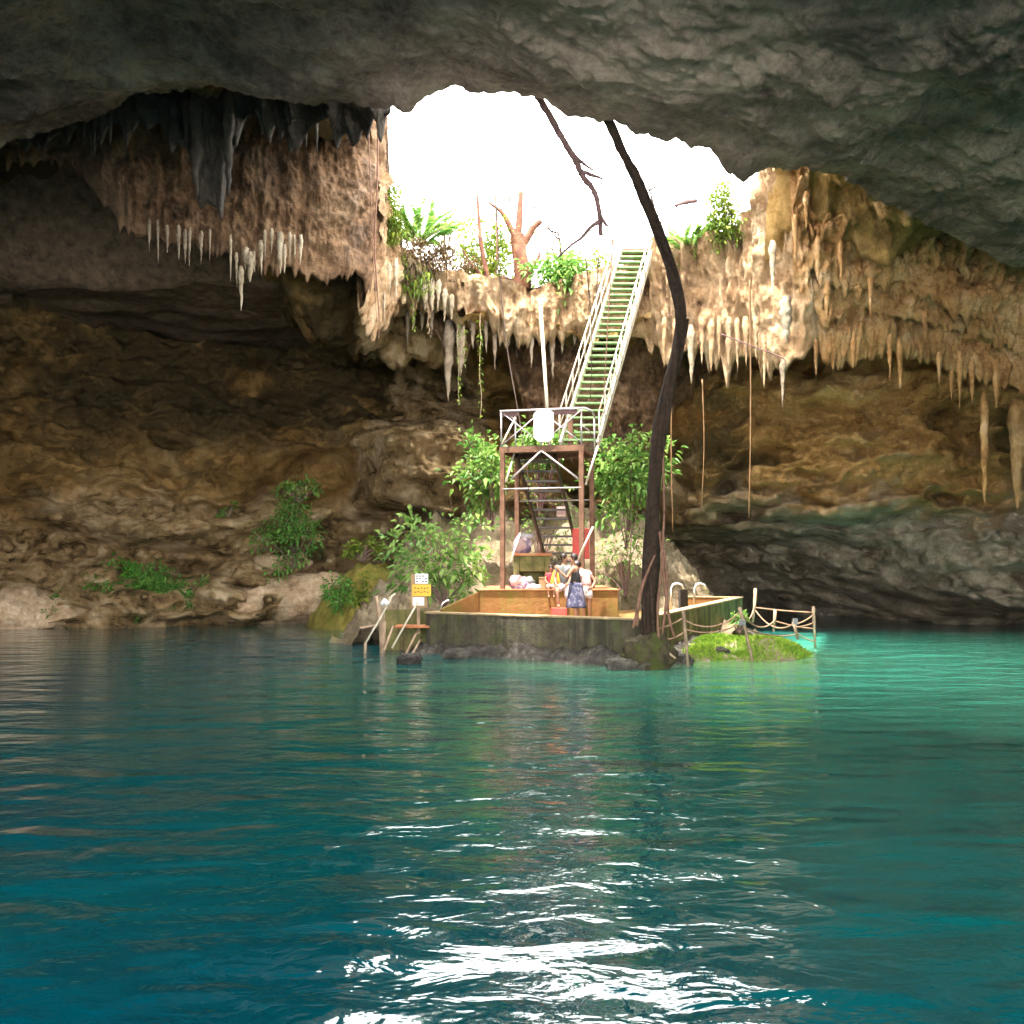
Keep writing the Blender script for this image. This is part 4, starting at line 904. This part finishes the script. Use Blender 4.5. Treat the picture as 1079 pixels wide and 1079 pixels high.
# ------------------------------------------------------------------ plants
def plant(name, label, cat, base, cen, rad, ncl, nlf, size, mat, seed, group=None, stem=M['twig'], aspect=.42, droop=.3, stem_r=.025, sig=.28, shell=.55, up=.25):
    rs = np.random.RandomState(seed)
    root = empty(name, label, cat, group)
    d = rs.randn(ncl, 3); d /= np.linalg.norm(d, axis=1)[:, None]
    rr = rs.uniform(shell, 1, ncl) ** .7
    rr = rr * np.where(rs.uniform(0, 1, ncl) < .22, 1.3, 1); cc = np.array(cen) + d * rr[:, None] * np.array(rad)
    ps, ds = [], []
    for c in cc:
        k = int(nlf * rs.uniform(.5, 1.5)); o = rs.randn(k, 3) * sig * np.mean(rad) * .55
        ps.append(c + o); ds.append(o / (np.mean(rad) * .4) + rs.randn(k, 3) * .55 + (c - np.array(cen)) / np.mean(rad) * .4 + [0, -.1, up])
    ps, ds = np.concatenate(ps), np.concatenate(ds); n = len(ps)
    L = size * rs.uniform(.55, 1.2, n)
    V, Fq = leaves(ps, ds, L, L * aspect, droop, .2, rs)
    mesh_np('foliage', V, Fq, mat, root, smooth=False)
    m = MB(); b0 = Vector(base)
    for c in cc[::max(1, ncl // 8)]:
        c = Vector(c); mid = b0.lerp(c, .5) + Vector((rs.uniform(-.1, .1), rs.uniform(-.1, .1), .12 * (c - b0).length))
        m.tube(spline([b0, mid, c], 5), list(np.linspace(stem_r, stem_r * .35, 11)), 5)
    m.build('stem', stem, root, smooth=True)
    return root
def box_px(x0, x1, y0, y1, Y, dpt):
    a, b = P(x0, y0, Y), P(x1, y1, Y); return ((a.x + b.x) / 2, Y, (a.z + b.z) / 2), (abs(b.x - a.x) / 2, dpt, abs(a.z - b.z) / 2)
def plant_px(name, label, cat, x0, x1, y0, y1, Y, dpt, base, *a, **k):
    c, r = box_px(x0, x1, y0, y1, Y, dpt); return plant(name, label, cat, P(*base, Y), c, r, *a, **k)
plant_px('broadleaf_shrub', 'pale green broad leaved shrub between the notice board and the stair tower', 'shrub', 405, 516, 548, 632, 29.6, .8, (468, 640), 44, 22, .34, M['leaf_pale'], 1, shell=.35, sig=.24)
plant_px('broadleaf_shrub', 'light green shrub on the slope just left of the stair tower', 'shrub', 480, 545, 460, 540, 33.5, .9, (520, 560), 34, 26, .34, M['leaf_bright'], 2, shell=.2)
plant_px('broadleaf_shrub', 'light green shrub seen through the railing of the stair tower', 'shrub', 535, 605, 440, 500, 34, .8, (570, 540), 30, 24, .34, M['leaf_bright'], 3, shell=.2)
plant_px('broadleaf_shrub', 'dense light green shrub between the upper stairs and the big dark root', 'shrub', 625, 702, 455, 540, 33.5, 1.0, (660, 580), 46, 30, .34, M['leaf_bright'], 4, shell=.15)
plant_px('thin_bush', 'sparse mid green bush low on the slope behind the right tower posts', 'bush', 628, 695, 530, 620, 33, .8, (660, 630), 26, 16, .22, M['leaf_pale'], 5, shell=.2)
plant_px('thin_bush', 'tangled mid green bush behind the lower flight of stairs', 'bush', 530, 615, 500, 600, 35, .8, (570, 600), 22, 14, .2, M['leaf_pale'], 6, shell=.3)
plant_px('hanging_shrub', 'dull green shrub growing against the left wall above the pinkish boulders', 'shrub', 278, 338, 512, 600, 39.6, .9, (310, 600), 50, 40, .2, M['leaf_mid'], 7, shell=.2)
plant_px('hanging_shrub', 'small leafy sprig on top of the left wall shrub', 'shrub', 292, 340, 508, 522, 39.4, .5, (315, 530), 10, 30, .2, M['leaf_bright'], 8, shell=.2)
plant_px('fern', 'deep green fern patch leaning over the long low rock on the left shore', 'fern', 90, 150, 592, 645, 39.4, .7, (125, 645), 40, 40, .32, M['leaf_deep'], 9, aspect=.25, shell=.2)
plant_px('fern', 'bright green ferns on the shore right of the fern patch', 'fern', 138, 195, 600, 650, 39.0, .6, (165, 648), 40, 40, .3, M['leaf_mid'], 10, aspect=.25, shell=.2)
plant_px('fern', 'small fern tuft between the mossy olive boulder and the fern patch', 'fern', 50, 78, 628, 656, 38.2, .4, (65, 655), 16, 34, .25, M['leaf_mid'], 11, aspect=.25)
plant_px('fern', 'narrow fern hanging over the shore ledge left of the pinkish boulders', 'fern', 198, 220, 604, 648, 39.2, .4, (208, 640), 9, 30, .24, M['leaf_mid'], 12, aspect=.25)
plant_px('fern', 'single small fern on the rock face above the shore ferns', 'fern', 232, 246, 530, 545, 40.5, .3, (240, 545), 4, 22, .24, M['leaf_mid'], 13, aspect=.25)
plant_px('moss_plant', 'yellow green weeds on the mossy slope under the small cave mouth', 'weeds', 358, 402, 566, 590, 37.5, .6, (380, 592), 14, 30, .22, M['leaf_yellow'], 14, shell=.1)
plant_px('moss_plant', 'dark green weeds at the water below the mossy slope', 'weeds', 342, 372, 598, 642, 37, .5, (358, 640), 14, 30, .25, M['leaf_mid'], 15, shell=.1)
plant_px('moss_plant', 'yellow green weeds at the water left of the swimming steps', 'weeds', 372, 395, 610, 640, 36.5, .4, (384, 640), 10, 28, .2, M['leaf_yellow'], 16, shell=.1)
plant_px('moss_plant', 'leafy weed on the wall corner above the grass mound', 'weeds', 772, 790, 642, 664, 26.2, .3, (780, 668), 6, 12, .2, M['leaf_bright'], 17, shell=.1)
def moss(x, y):
    return -0.9 + 2.7 * np.clip(1 - ((x + 5.6) / 2.6) ** 2 - ((y - 41.0) / 4.6) ** 2, 0, 1) ** .8
M['moss'] = simple('yellow_moss', (0.2, 0.165, 0.035), .95, .35, 2.5, .05, col2=(0.11, 0.14, 0.02))
patch('moss_slope', -8.8, -2.4, 35, 45, moss, M['moss'], 'mossy yellow green slope under the small cave mouth', amp=.4)
# rim plants
def palm(label, px, py, Y, n, L, mat, seed, hang=.6):
    rs = np.random.RandomState(seed); root = empty('palm_seedling', label, 'palm'); c = P(px, py, Y)
    m = MB(); ps, ds, ln = [], [], []
    for k in range(n):
        a = 2 * math.pi * k / n + rs.uniform(-.3, .3); el = rs.uniform(.5, 1.35)
        pts = []
        for j in range(12):
            t = j / 11; e = el - t * hang; pts.append((pts[-1] if pts else c) + Vector((math.cos(a) * math.cos(e), math.sin(a) * math.cos(e), math.sin(e))) * L / 11)
        m.tube(pts, list(np.linspace(.02, .006, 12)), 5)
        for j in range(2, 12):
            t = (pts[j] - pts[j - 1]).normalized(); sd_ = t.cross(Vector((0, 0, 1))).normalized()
            for s_ in (-1, 1):
                for q in (0, .5):
                    ps.append(pts[j - 1].lerp(pts[j], q)); ds.append(t * .8 + sd_ * s_ + Vector((0, 0, .15))); ln.append(L * .42 * (1 - abs(j / 12 - .45)))
    ps, ds, ln = np.array(ps), np.array(ds), np.array(ln)
    V, Fq = leaves(ps, ds, ln, ln * .2, .25, .15, rs); mesh_np('frond', V, Fq, mat, root, smooth=False); m.build('stem', M['wood'], root)
palm('bright palm seedling on the left rim against the white sky', 440, 262, 35.0, 12, 1.75, M['leaf_bright'], 3)
palm('small palm seedling on the right rim beside the top of the stairs', 728, 268, 34.6, 10, 1.35, M['leaf_bright'], 5)
plant_px('rim_bush', 'yellow green bush on the far rim left of the copper tree', 'bush', 474, 542, 238, 316, 37.0, 1.0, (505, 315), 90, 34, .26, M['leaf_yellow'], 21, shell=.15)
plant_px('rim_bush', 'bright green bush on the far rim right of the copper tree', 'bush', 556, 618, 262, 326, 36.2, .9, (580, 318), 76, 32, .3, M['leaf_bright'], 22, shell=.15)
plant_px('rim_bush', 'low sunlit weeds on the far rim beside the stairs', 'bush', 608, 654, 264, 300, 36.5, .6, (630, 300), 30, 24, .22, M['leaf_yellow'], 23, shell=.15)
plant_px('rim_bush', 'dry straggling creeper over the left rim under the palm', 'bush', 408, 474, 246, 298, 34.6, .7, (440, 285), 70, 32, .17, M['leaf_dry'], 24, shell=.1, droop=.7, up=-.3)
plant_px('rim_bush', 'yellow green creeper at the left end of the opening', 'bush', 400, 424, 192, 262, 33.4, .5, (408, 255), 64, 30, .18, M['leaf_yellow'], 25, shell=.1)
plant_px('rim_bush', 'sunlit yellow creeper on the right end of the opening', 'bush', 742, 782, 188, 265, 33.6, .6, (772, 262), 80, 26, .2, M['leaf_yellow'], 26, shell=.1)
plant_px('rim_bush', 'tangled brown undergrowth on the far rim under the left end bushes', 'bush', 452, 505, 262, 306, 35.6, .5, (480, 300), 36, 24, .16, M['leaf_dry'], 27, shell=.1, up=-.2)
plant_px('rim_bush', 'low weeds on the right rim under the palm seedling', 'bush', 706, 764, 254, 286, 34.8, .5, (735, 282), 34, 22, .17, M['leaf_yellow'], 28, shell=.1)
plant_px('rim_bush', 'bright creeper spilling over the left rim above the pale stalactites', 'bush', 412, 460, 268, 312, 34.2, .4, (435, 275), 26, 20, .16, M['leaf_yellow'], 29, shell=.1, droop=.8, up=-.5)

tr = empty('copper_tree', 'copper barked tree with lopped limbs on the far rim of the opening', 'tree')
def limb(path, r0, r1, name='limb', Y=36.3, mat=None):
    q = spline([P(x, y, Y) for x, y in path], 6); m = MB(); m.tube(q, list(np.linspace(r0, r1, len(q))), 9, wob=.08); m.build(name, mat or M['gumbo'], tr, smooth=True)
limb([(546, 350), (548, 318), (550, 290), (547, 262), (545, 248)], .34, .27, 'trunk')
limb([(545, 255), (547, 232), (549, 202)], .17, .09); limb([(544, 252), (538, 240), (529, 224), (514, 213)], .16, .035); limb([(549, 262), (556, 250), (562, 240), (570, 233)], .16, .1)
limb([(556, 300), (560, 284), (567, 272), (569, 266)], .08, .05); limb([(538, 240), (531, 226), (524, 210)], .06, .02); limb([(560, 240), (565, 246), (571, 252)], .06, .04, mat=M['wood_pale'])
t2 = empty('copper_sapling', 'slender leaning copper stem left of the copper tree on the far rim', 'tree')
tr = t2
limb([(535, 352), (526, 330), (517, 305), (511, 280), (506, 250), (503, 205)], .16, .05, 'trunk', 35.9); limb([(512, 296), (503, 286), (494, 275), (488, 263)], .08, .03, Y=35.9)
for sx_, y0_, lab_, sd_ in ((592, 300, 'bare brown sapling on the far rim between the copper tree and the stairs', 4), (472, 292, 'bare brown sapling on the left part of the far rim beside the palm', 9), (690, 268, 'bare brown sapling on the right rim just right of the stairs top', 14)):
    tr = empty('bare_sapling', lab_, 'sapling'); rs = random.Random(sd_)
    top = (sx_ + rs.uniform(-10, 10), y0_ - rs.uniform(60, 85)); mid_ = (sx_ + rs.uniform(-5, 5), y0_ - 35)
    limb([(sx_, y0_ + 8), mid_, top], .08, .025, 'trunk', 36.2, M['root'])
    for k in range(5):
        t = rs.uniform(.25, .9); bx_ = sx_ + (top[0] - sx_) * t; by_ = y0_ + (top[1] - y0_) * t; dx_ = rs.choice((-1, 1)) * rs.uniform(8, 20)
        limb([(bx_, by_), (bx_ + dx_ * .6, by_ - 6), (bx_ + dx_, by_ - rs.uniform(10, 24))], .045, .015, 'limb', 36.2, M['root'])
# thin twigs poking up against the sky
tg = 'bare twigs against the white sky'
for k, (path) in enumerate([[(523, 345), (522, 300), (524, 250), (521, 198)], [(556, 250), (560, 230), (567, 208)], [(562, 220), (566, 212)], [(581, 205), (584, 200)], [(535, 216), (537, 205)], [(482, 240), (485, 247)], [(575, 245), (585, 226), (590, 210)], [(600, 262), (606, 240), (610, 222)], [(645, 262), (650, 240), (656, 226)], [(660, 255), (664, 240), (668, 232)], [(470, 270), (476, 240), (474, 220)], [(700, 262), (706, 244), (704, 230)], [(494, 300), (488, 262), (492, 232)], [(540, 225), (536, 200), (540, 182)], [(553, 215), (557, 196), (556, 186)]]):
    q = spline([P(x, y, 36.4) for x, y in path], 5); m = MB(); m.tube(q, .03 if k else .045, 5, wob=.2)
    tag(m.build('twig', M['root_red'], smooth=True), 'bare thin twig standing against the white sky near the copper tree', 'twig', tg)
# leafy vines
def leafvine(x, y0, y1, Y, n, label, seed, mat=None):
    rs = np.random.RandomState(seed); root = empty('leafy_vine', label, 'vine'); a, b = P(x, y0, Y), P(x + 1, y1, Y)
    q = [a.lerp(b, t / 8) + Vector((rs.uniform(-.04, .04), rs.uniform(-.04, .04), 0)) for t in range(9)]
    m = MB(); m.tube(q, .012, 5); m.build('stem', M['wood_pale'], root)
    t = rs.uniform(0, 1, n)[:, None]; ps = np.array(a) * (1 - t) + np.array(b) * t + rs.randn(n, 3) * .03
    V, Fq = leaves(ps, rs.randn(n, 3) + [0, 0, -.4], rs.uniform(.08, .16, n), rs.uniform(.05, .1, n), .3, .2, rs); mesh_np('foliage', V, Fq, mat or M['leaf_yellow'], root, smooth=False)
leafvine(483, 342, 424, 35.4, 60, 'leafy vine trailing from the far rim beside the longest grey stalactite', 1)
leafvine(489, 344, 388, 35.4, 34, 'shorter leafy vine between two longer ones under the far rim', 2)
leafvine(506, 330, 440, 35.4, 80, 'longest leafy vine hanging from the far rim left of the pale pole', 3)
leafvine(435, 318, 347, 34.5, 40, 'short leafy vine hanging from the left rim of the opening', 4)
leafvine(451, 318, 352, 34.5, 24, 'thin brownish vine hanging on the left rim right of the short one', 5, M['leaf_dry'])

# ------------------------------------------------------------------ people
def skin_obj(name, nodes, edges, mat, parent, root, sub=1):
    keys = list(nodes); idx = {k: i for i, k in enumerate(keys)}
    me = bpy.data.meshes.new(name); me.from_pydata([nodes[k][0] for k in keys], [(idx[a], idx[b]) for a, b in edges], [])
    o = bpy.data.objects.new(name, me); COL.objects.link(o)
    sk = o.modifiers.new('skin', 'SKIN'); sk.use_smooth_shade = True
    for k in keys:
        d = me.skin_vertices[0].data[idx[k]]; r = nodes[k][1]; d.radius = (r, r) if not hasattr(r, '__len__') else r; d.use_root = (k == root)
    ss = o.modifiers.new('sub', 'SUBSURF'); ss.levels = sub; ss.render_levels = sub
    bpy.context.view_layer.update()
    me2 = bpy.data.meshes.new_from_object(o.evaluated_get(bpy.context.evaluated_depsgraph_get()))
    o.modifiers.clear(); o.data = me2; bpy.data.meshes.remove(me); me2.materials.clear(); me2.materials.append(mat)
    me2.polygons.foreach_set('use_smooth', [True] * len(me2.polygons))
    o.name = name; o.parent = parent; return o
def blob(name, c, rad, mat, parent, seed=0, amp=.1):
    n, mm = 16, 10; u = np.linspace(0, 2 * np.pi, n, endpoint=False); v = np.linspace(0.02, np.pi - .02, mm); U, V_ = np.meshgrid(u, v, indexing='ij')
    D = np.stack([np.cos(U) * np.sin(V_), np.sin(U) * np.sin(V_), np.cos(V_)], -1).reshape(-1, 3)
    Q = D * (1 + amp * fbm(D * 1.5 + seed, 2))[:, None] * np.array(rad) + np.array(c)
    a = np.arange(n * mm).reshape(n, mm); a = np.vstack([a, a[:1]])
    return mesh_np(name, Q, np.stack([a[:-1, :-1], a[:-1, 1:], a[1:, 1:], a[1:, :-1]], -1).reshape(-1, 4), mat, parent)
def person(label, org, head_yaw, J, garments, hair='hair', sc=1.0, group=None, cap=None, skirt=None):
    """J: joint positions in metres from org (x right, y away, z up)"""
    root = empty('person', label, 'person', group)
    O = Vector(org); W = lambda p: tuple(O + Vector(p) * sc)
    Rd = {'pelvis': (.135, .10), 'waist': (.115, .09), 'chest': (.145, .105), 'neckbase': .075, 'neck': .052, 'jaw': .07, 'head': (.082, .095), 'crown': .06,
          'sl': .062, 'sr': .062, 'el': .042, 'er': .042, 'wl': .03, 'wr': .03, 'hl': .034, 'hr': .034, 'hipl': .088, 'hipr': .088, 'kl': .058, 'kr': .058, 'al': .038, 'ar': .038, 'tl': .032, 'tr': .032}
    E = [('pelvis', 'waist'), ('waist', 'chest'), ('chest', 'neckbase'), ('neckbase', 'neck'), ('neck', 'jaw'), ('jaw', 'head'), ('head', 'crown'),
         ('chest', 'sl'), ('sl', 'el'), ('el', 'wl'), ('wl', 'hl'), ('chest', 'sr'), ('sr', 'er'), ('er', 'wr'), ('wr', 'hr'),
         ('pelvis', 'hipl'), ('hipl', 'kl'), ('kl', 'al'), ('al', 'tl'), ('pelvis', 'hipr'), ('hipr', 'kr'), ('kr', 'ar'), ('ar', 'tr')]
    N = {k: (W(J[k]), (tuple(x * sc for x in Rd[k]) if hasattr(Rd[k], '__len__') else Rd[k] * sc)) for k in Rd}
    fw = Vector((math.sin(head_yaw), math.cos(head_yaw), 0)); sdv = Vector((fw.y, -fw.x, 0))
    hd = Vector(N['head'][0])
    N['nose'] = (tuple(hd + fw * .105 * sc + Vector((0, 0, -.02 * sc))), .014 * sc); E.append(('head', 'nose'))
    # five fingers per hand
    for h, wk in (('hl', 'wl'), ('hr', 'wr')):
        hp, wp_ = Vector(N[h][0]), Vector(N[wk][0]); d = (hp - wp_).normalized(); s_ = d.cross(Vector((0, 1, .2))).normalized()
        for k, (off, ln) in enumerate(((-.027, .075), (-.009, .085), (.009, .08), (.027, .062))):
            p1 = hp + d * .035 * sc + s_ * off * sc; N[h + 'f%d' % k] = (tuple(p1), .009 * sc); N[h + 'g%d' % k] = (tuple(p1 + (d * .8 + Vector((0, .35, -.3))) * ln * sc), .0075 * sc)
            E += [(h, h + 'f%d' % k), (h + 'f%d' % k, h + 'g%d' % k)]
        N[h + 't'] = (tuple(hp + (d * .03 - s_ * .055) * sc), .010 * sc); E.append((h, h + 't'))
    skin_obj('body', N, E, M['skin'], root, 'pelvis', 1)
    for s_ in (-1, 1):
        blob('eye', hd + fw * .084 * sc + sdv * s_ * .032 * sc + Vector((0, 0, .012 * sc)), (.011 * sc,) * 3, M['hair'], root, 0, 0)
        blob('ear', hd + sdv * s_ * .084 * sc + Vector((0, 0, -.01 * sc)), (.014 * sc, .02 * sc, .03 * sc), M['skin'], root, 0, 0)
    m = MB(); m.bar(hd + fw * .088 * sc - sdv * .022 * sc + Vector((0, 0, -.058 * sc)), hd + fw * .088 * sc + sdv * .022 * sc + Vector((0, 0, -.058 * sc)), .01 * sc, .008 * sc); m.build('mouth', M['cloth_red'], root)
    if hair: blob('hair', hd - fw * .022 * sc + Vector((0, 0, .035 * sc)), (.098 * sc, .105 * sc, .10 * sc), M[hair], root, 1, .12)
    if cap: blob('cap', hd + Vector((0, 0, .05 * sc)), (.105 * sc, .115 * sc, .075 * sc), M[cap], root, 1, .05)
    for gname, mat, parts in garments:
        gn, ge = {}, []
        for a, b, t, ra, rb in parts:
            if a not in gn: gn[a] = (N[a][0], tuple(x * 1.0 + ra * sc for x in (N[a][1] if hasattr(N[a][1], '__len__') else (N[a][1],) * 2)))
            kb = b if t >= 1 else b + '_mid'
            pb = Vector(N[a][0]).lerp(Vector(N[b][0]), t); rbase = N[b][1] if hasattr(N[b][1], '__len__') else (N[b][1],) * 2
            gn[kb] = (tuple(pb), tuple(x + rb * sc for x in rbase)); ge.append((a, kb))
        skin_obj(gname, gn, ge, M[mat], root, parts[0][0], 1)
    if skirt:
        mat, top, bot, r0, r1 = skirt; n = 28; vs, fs = [], []; a, b = Vector(W(top)), Vector(W(bot)); rows = 10
        for j in range(rows):
            t = j / (rows - 1); c = a.lerp(b, t); rr = (r0 + (r1 - r0) * t) * sc
            for k in range(n):
                an = 2 * math.pi * k / n; f = 1 + .07 * t * math.sin(an * 7 + 1)
                vs.append((c.x + math.cos(an) * rr * f, c.y + math.sin(an) * rr * .85 * f, c.z))
        fs = [(j * n + k, j * n + (k + 1) % n, (j + 1) * n + (k + 1) % n, (j + 1) * n + k) for j in range(rows - 1) for k in range(n)]
        o = mesh_np('skirt', vs, fs, M[mat], root); sm = o.modifiers.new('s', 'SOLIDIFY'); sm.thickness = .012
    return root
SHIRT = lambda: [('pelvis', 'waist', 1, .03, .03), ('waist', 'chest', 1, .03, .025), ('chest', 'neckbase', .8, .025, .03), ('chest', 'sl', 1, .02, .022), ('sl', 'el', .5, .02, .035), ('chest', 'sr', 1, .02, .022), ('sr', 'er', .5, .02, .035)]
TANK = lambda: [('pelvis', 'waist', 1, .03, .03), ('waist', 'chest', 1, .03, .022), ('chest', 'neckbase', .6, .022, .022), ('chest', 'sl', .8, .02, .012), ('chest', 'sr', .8, .02, .012)]
SHORTS = lambda t=.8: [('pelvis', 'waist', .5, .028, .03), ('pelvis', 'hipl', 1, .028, .03), ('hipl', 'kl', t, .03, .05), ('pelvis', 'hipr', 1, .028, .03), ('hipr', 'kr', t, .03, .05)]
def org(px, Y, z): return ((px - 539.5) / F * Y, Y, z)
# woman in dark tank top and patterned skirt, facing left, arm raised
J = dict(pelvis=(0, 0, .92), waist=(.0, 0, 1.06), chest=(-.01, 0, 1.27), neckbase=(-.03, 0, 1.42), neck=(-.05, 0, 1.48), jaw=(-.07, 0, 1.54), head=(-.06, 0, 1.62), crown=(-.05, 0, 1.68),
         sl=(-.08, -.15, 1.38), el=(-.24, -.2, 1.12), wl=(-.42, -.2, 1.3), hl=(-.48, -.2, 1.37), sr=(.04, .16, 1.38), er=(.06, .22, 1.1), wr=(-.05, .28, .9), hr=(-.08, .3, .83),
         hipl=(-.02, -.09, .87), kl=(-.04, -.1, .48), al=(.02, -.1, .07), tl=(-.13, -.11, .03), hipr=(.02, .09, .87), kr=(.03, .1, .48), ar=(.1, .1, .07), tr=(-.04, .11, .03))
person('woman in dark sleeveless top and blue patterned skirt raising one arm on the platform', org(606.5, 25.7, .86), R(-90), J, [('top', 'cloth_black', TANK())], skirt=('cloth_blue', (0, 0, 1.0), (.01, 0, .36), .155, .25))
# man in grey shirt facing her, one foot up on a red crate
J = dict(pelvis=(.03, 0, .94), waist=(.02, 0, 1.08), chest=(.0, 0, 1.3), neckbase=(.0, 0, 1.44), neck=(.01, 0, 1.5), jaw=(.03, -.01, 1.56), head=(.03, 0, 1.64), crown=(.02, 0, 1.7),
         sl=(.16, -.08, 1.4), el=(.2, -.14, 1.14), wl=(.12, -.26, .98), hl=(.08, -.3, .94), sr=(-.16, .02, 1.4), er=(-.24, -.02, 1.12), wr=(-.2, -.16, .95), hr=(-.17, -.22, .92),
         hipl=(.11, 0, .88), kl=(.12, -.04, .48), al=(.12, .02, .07), tl=(.14, -.12, .03), hipr=(-.06, -.02, .88), kr=(-.18, -.3, .80), ar=(-.14, -.26, .40), tr=(-.14, -.4, .37))
person('man in grey shirt and pale shorts with one foot up on a red crate', org(593.5, 26.6, .86), R(120), J, [('shirt', 'cloth_grey', SHIRT()), ('shorts', 'cloth_white', SHORTS(.85))])
m = MB(); m.box((org(593.5, 26.6, 0)[0] - .14, 26.28, 1.035), (.4, .32, .34)); o = m.build('red_crate', M['red'], bevel=.02); tag(o, 'red crate on the platform under the foot of the man in grey', 'crate')
# person in pale pink bending forward, hand on hip
J = dict(pelvis=(.06, 0, .86), waist=(.06, .06, 1.0), chest=(.0, .14, 1.2), neckbase=(-.06, .2, 1.31), neck=(-.09, .22, 1.36), jaw=(-.13, .25, 1.39), head=(-.17, .25, 1.45), crown=(-.2, .24, 1.5),
         sl=(-.12, .0, 1.22), el=(-.2, -.02, .96), wl=(-.15, .1, .8), hl=(-.13, .15, .76), sr=(.14, .16, 1.24), er=(.3, .1, 1.02), wr=(.2, -.04, .86), hr=(.15, -.08, .84),
         hipl=(-.03, 0, .82), kl=(-.03, -.02, .46), al=(-.01, .03, .07), tl=(-.04, .14, .03), hipr=(.13, 0, .82), kr=(.13, -.02, .46), ar=(.14, .03, .07), tr=(.14, .15, .03))
person('person in pale pink shirt bending forward with one hand on the hip beside the woman', org(615.5, 26.7, .86), R(-40), J, [('shirt', 'cloth_pink', SHIRT()), ('shorts', 'cloth_white', SHORTS(.75))], cap='cloth_white')
# child in red sitting on the terrace edge
J = dict(pelvis=(0, .1, .12), waist=(0, .1, .27), chest=(0, .08, .46), neckbase=(0, .07, .6), neck=(0, .06, .66), jaw=(0, .03, .72), head=(0, .04, .80), crown=(0, .05, .86),
         sl=(-.15, .07, .56), el=(-.22, .0, .34), wl=(-.14, -.14, .24), hl=(-.12, -.2, .22), sr=(.15, .07, .56), er=(.22, 0, .34), wr=(.14, -.14, .24), hr=(.12, -.2, .22),
         hipl=(-.08, .05, .1), kl=(-.1, -.3, .12), al=(-.1, -.3, -.26), tl=(-.1, -.4, -.3), hipr=(.08, .05, .1), kr=(.1, -.3, .12), ar=(.1, -.28, -.26), tr=(.1, -.38, -.3))
person('child in red top and white shorts sitting on the terrace edge', org(580.5, 27.75, 1.66), R(180), J, [('shirt', 'cloth_red', SHIRT()), ('shorts', 'cloth_white', SHORTS(.8))], sc=.72)

# belongings
def bundle(name, label, cat, parts):
    root = empty(name, label, cat)
    for pn, px, py, Y, rad, mat, sd_ in parts: blob(pn, P(px, py, Y), rad, M[mat], root, sd_, .35)
bundle('clothes_heap', 'heap of pale grey and mauve clothes on the terrace under the concrete block', 'clothes', [('towel', 549, 616, 28.0, (.32, .2, .2), 'cloth_purple', 2), ('shirt', 544, 612, 27.95, (.2, .16, .16), 'cloth_pink', 3), ('scarf', 556, 613, 28.0, (.2, .14, .14), 'cloth_grey', 4), ('trousers', 562, 619, 27.9, (.26, .14, .09), 'cloth_white', 5)])
bundle('backpack', 'pink and mauve backpack with a pale towel on top of the concrete block', 'backpack', [('bag_body', 550, 575, 28.9, (.3, .2, .27), 'cloth_purple', 6), ('pocket', 549, 574, 28.72, (.16, .1, .16), 'cloth_pink', 7), ('towel', 554, 565, 28.9, (.24, .18, .09), 'cloth_white', 8)])
m = MB(); p = P(573, 615.5, 27.9); m.box((p.x, 27.95, 1.66 + .15), (.22, .26, .3), yaw=.2); m.box((p.x, 27.95, 1.66 + .31), (.24, .28, .03), yaw=.2); tag(m.build('cardboard_box', M['card'], bevel=.01), 'small tan box on the terrace left of the seated child', 'box')
lv = empty('life_vest', 'orange life vest leaning on the terrace edge beside the seated child', 'life vest')
for s_ in (-1, 1):
    p = P(586.5, 613, 27.75); m = MB(); m.tube([p + Vector((s_ * .09, 0, -.24)), p + Vector((s_ * .1, 0, 0)), p + Vector((s_ * .07, .04, .22)), p + Vector((s_ * .05, .1, .3))], [.06, .085, .07, .045], 10); m.build('panel', M['cloth_orange'], lv, smooth=True)
p = P(586.5, 616, 27.68); m = MB(); m.box((p.x, p.y, p.z), (.32, .05, .035)); m.build('strap', M['cloth_black'], lv)
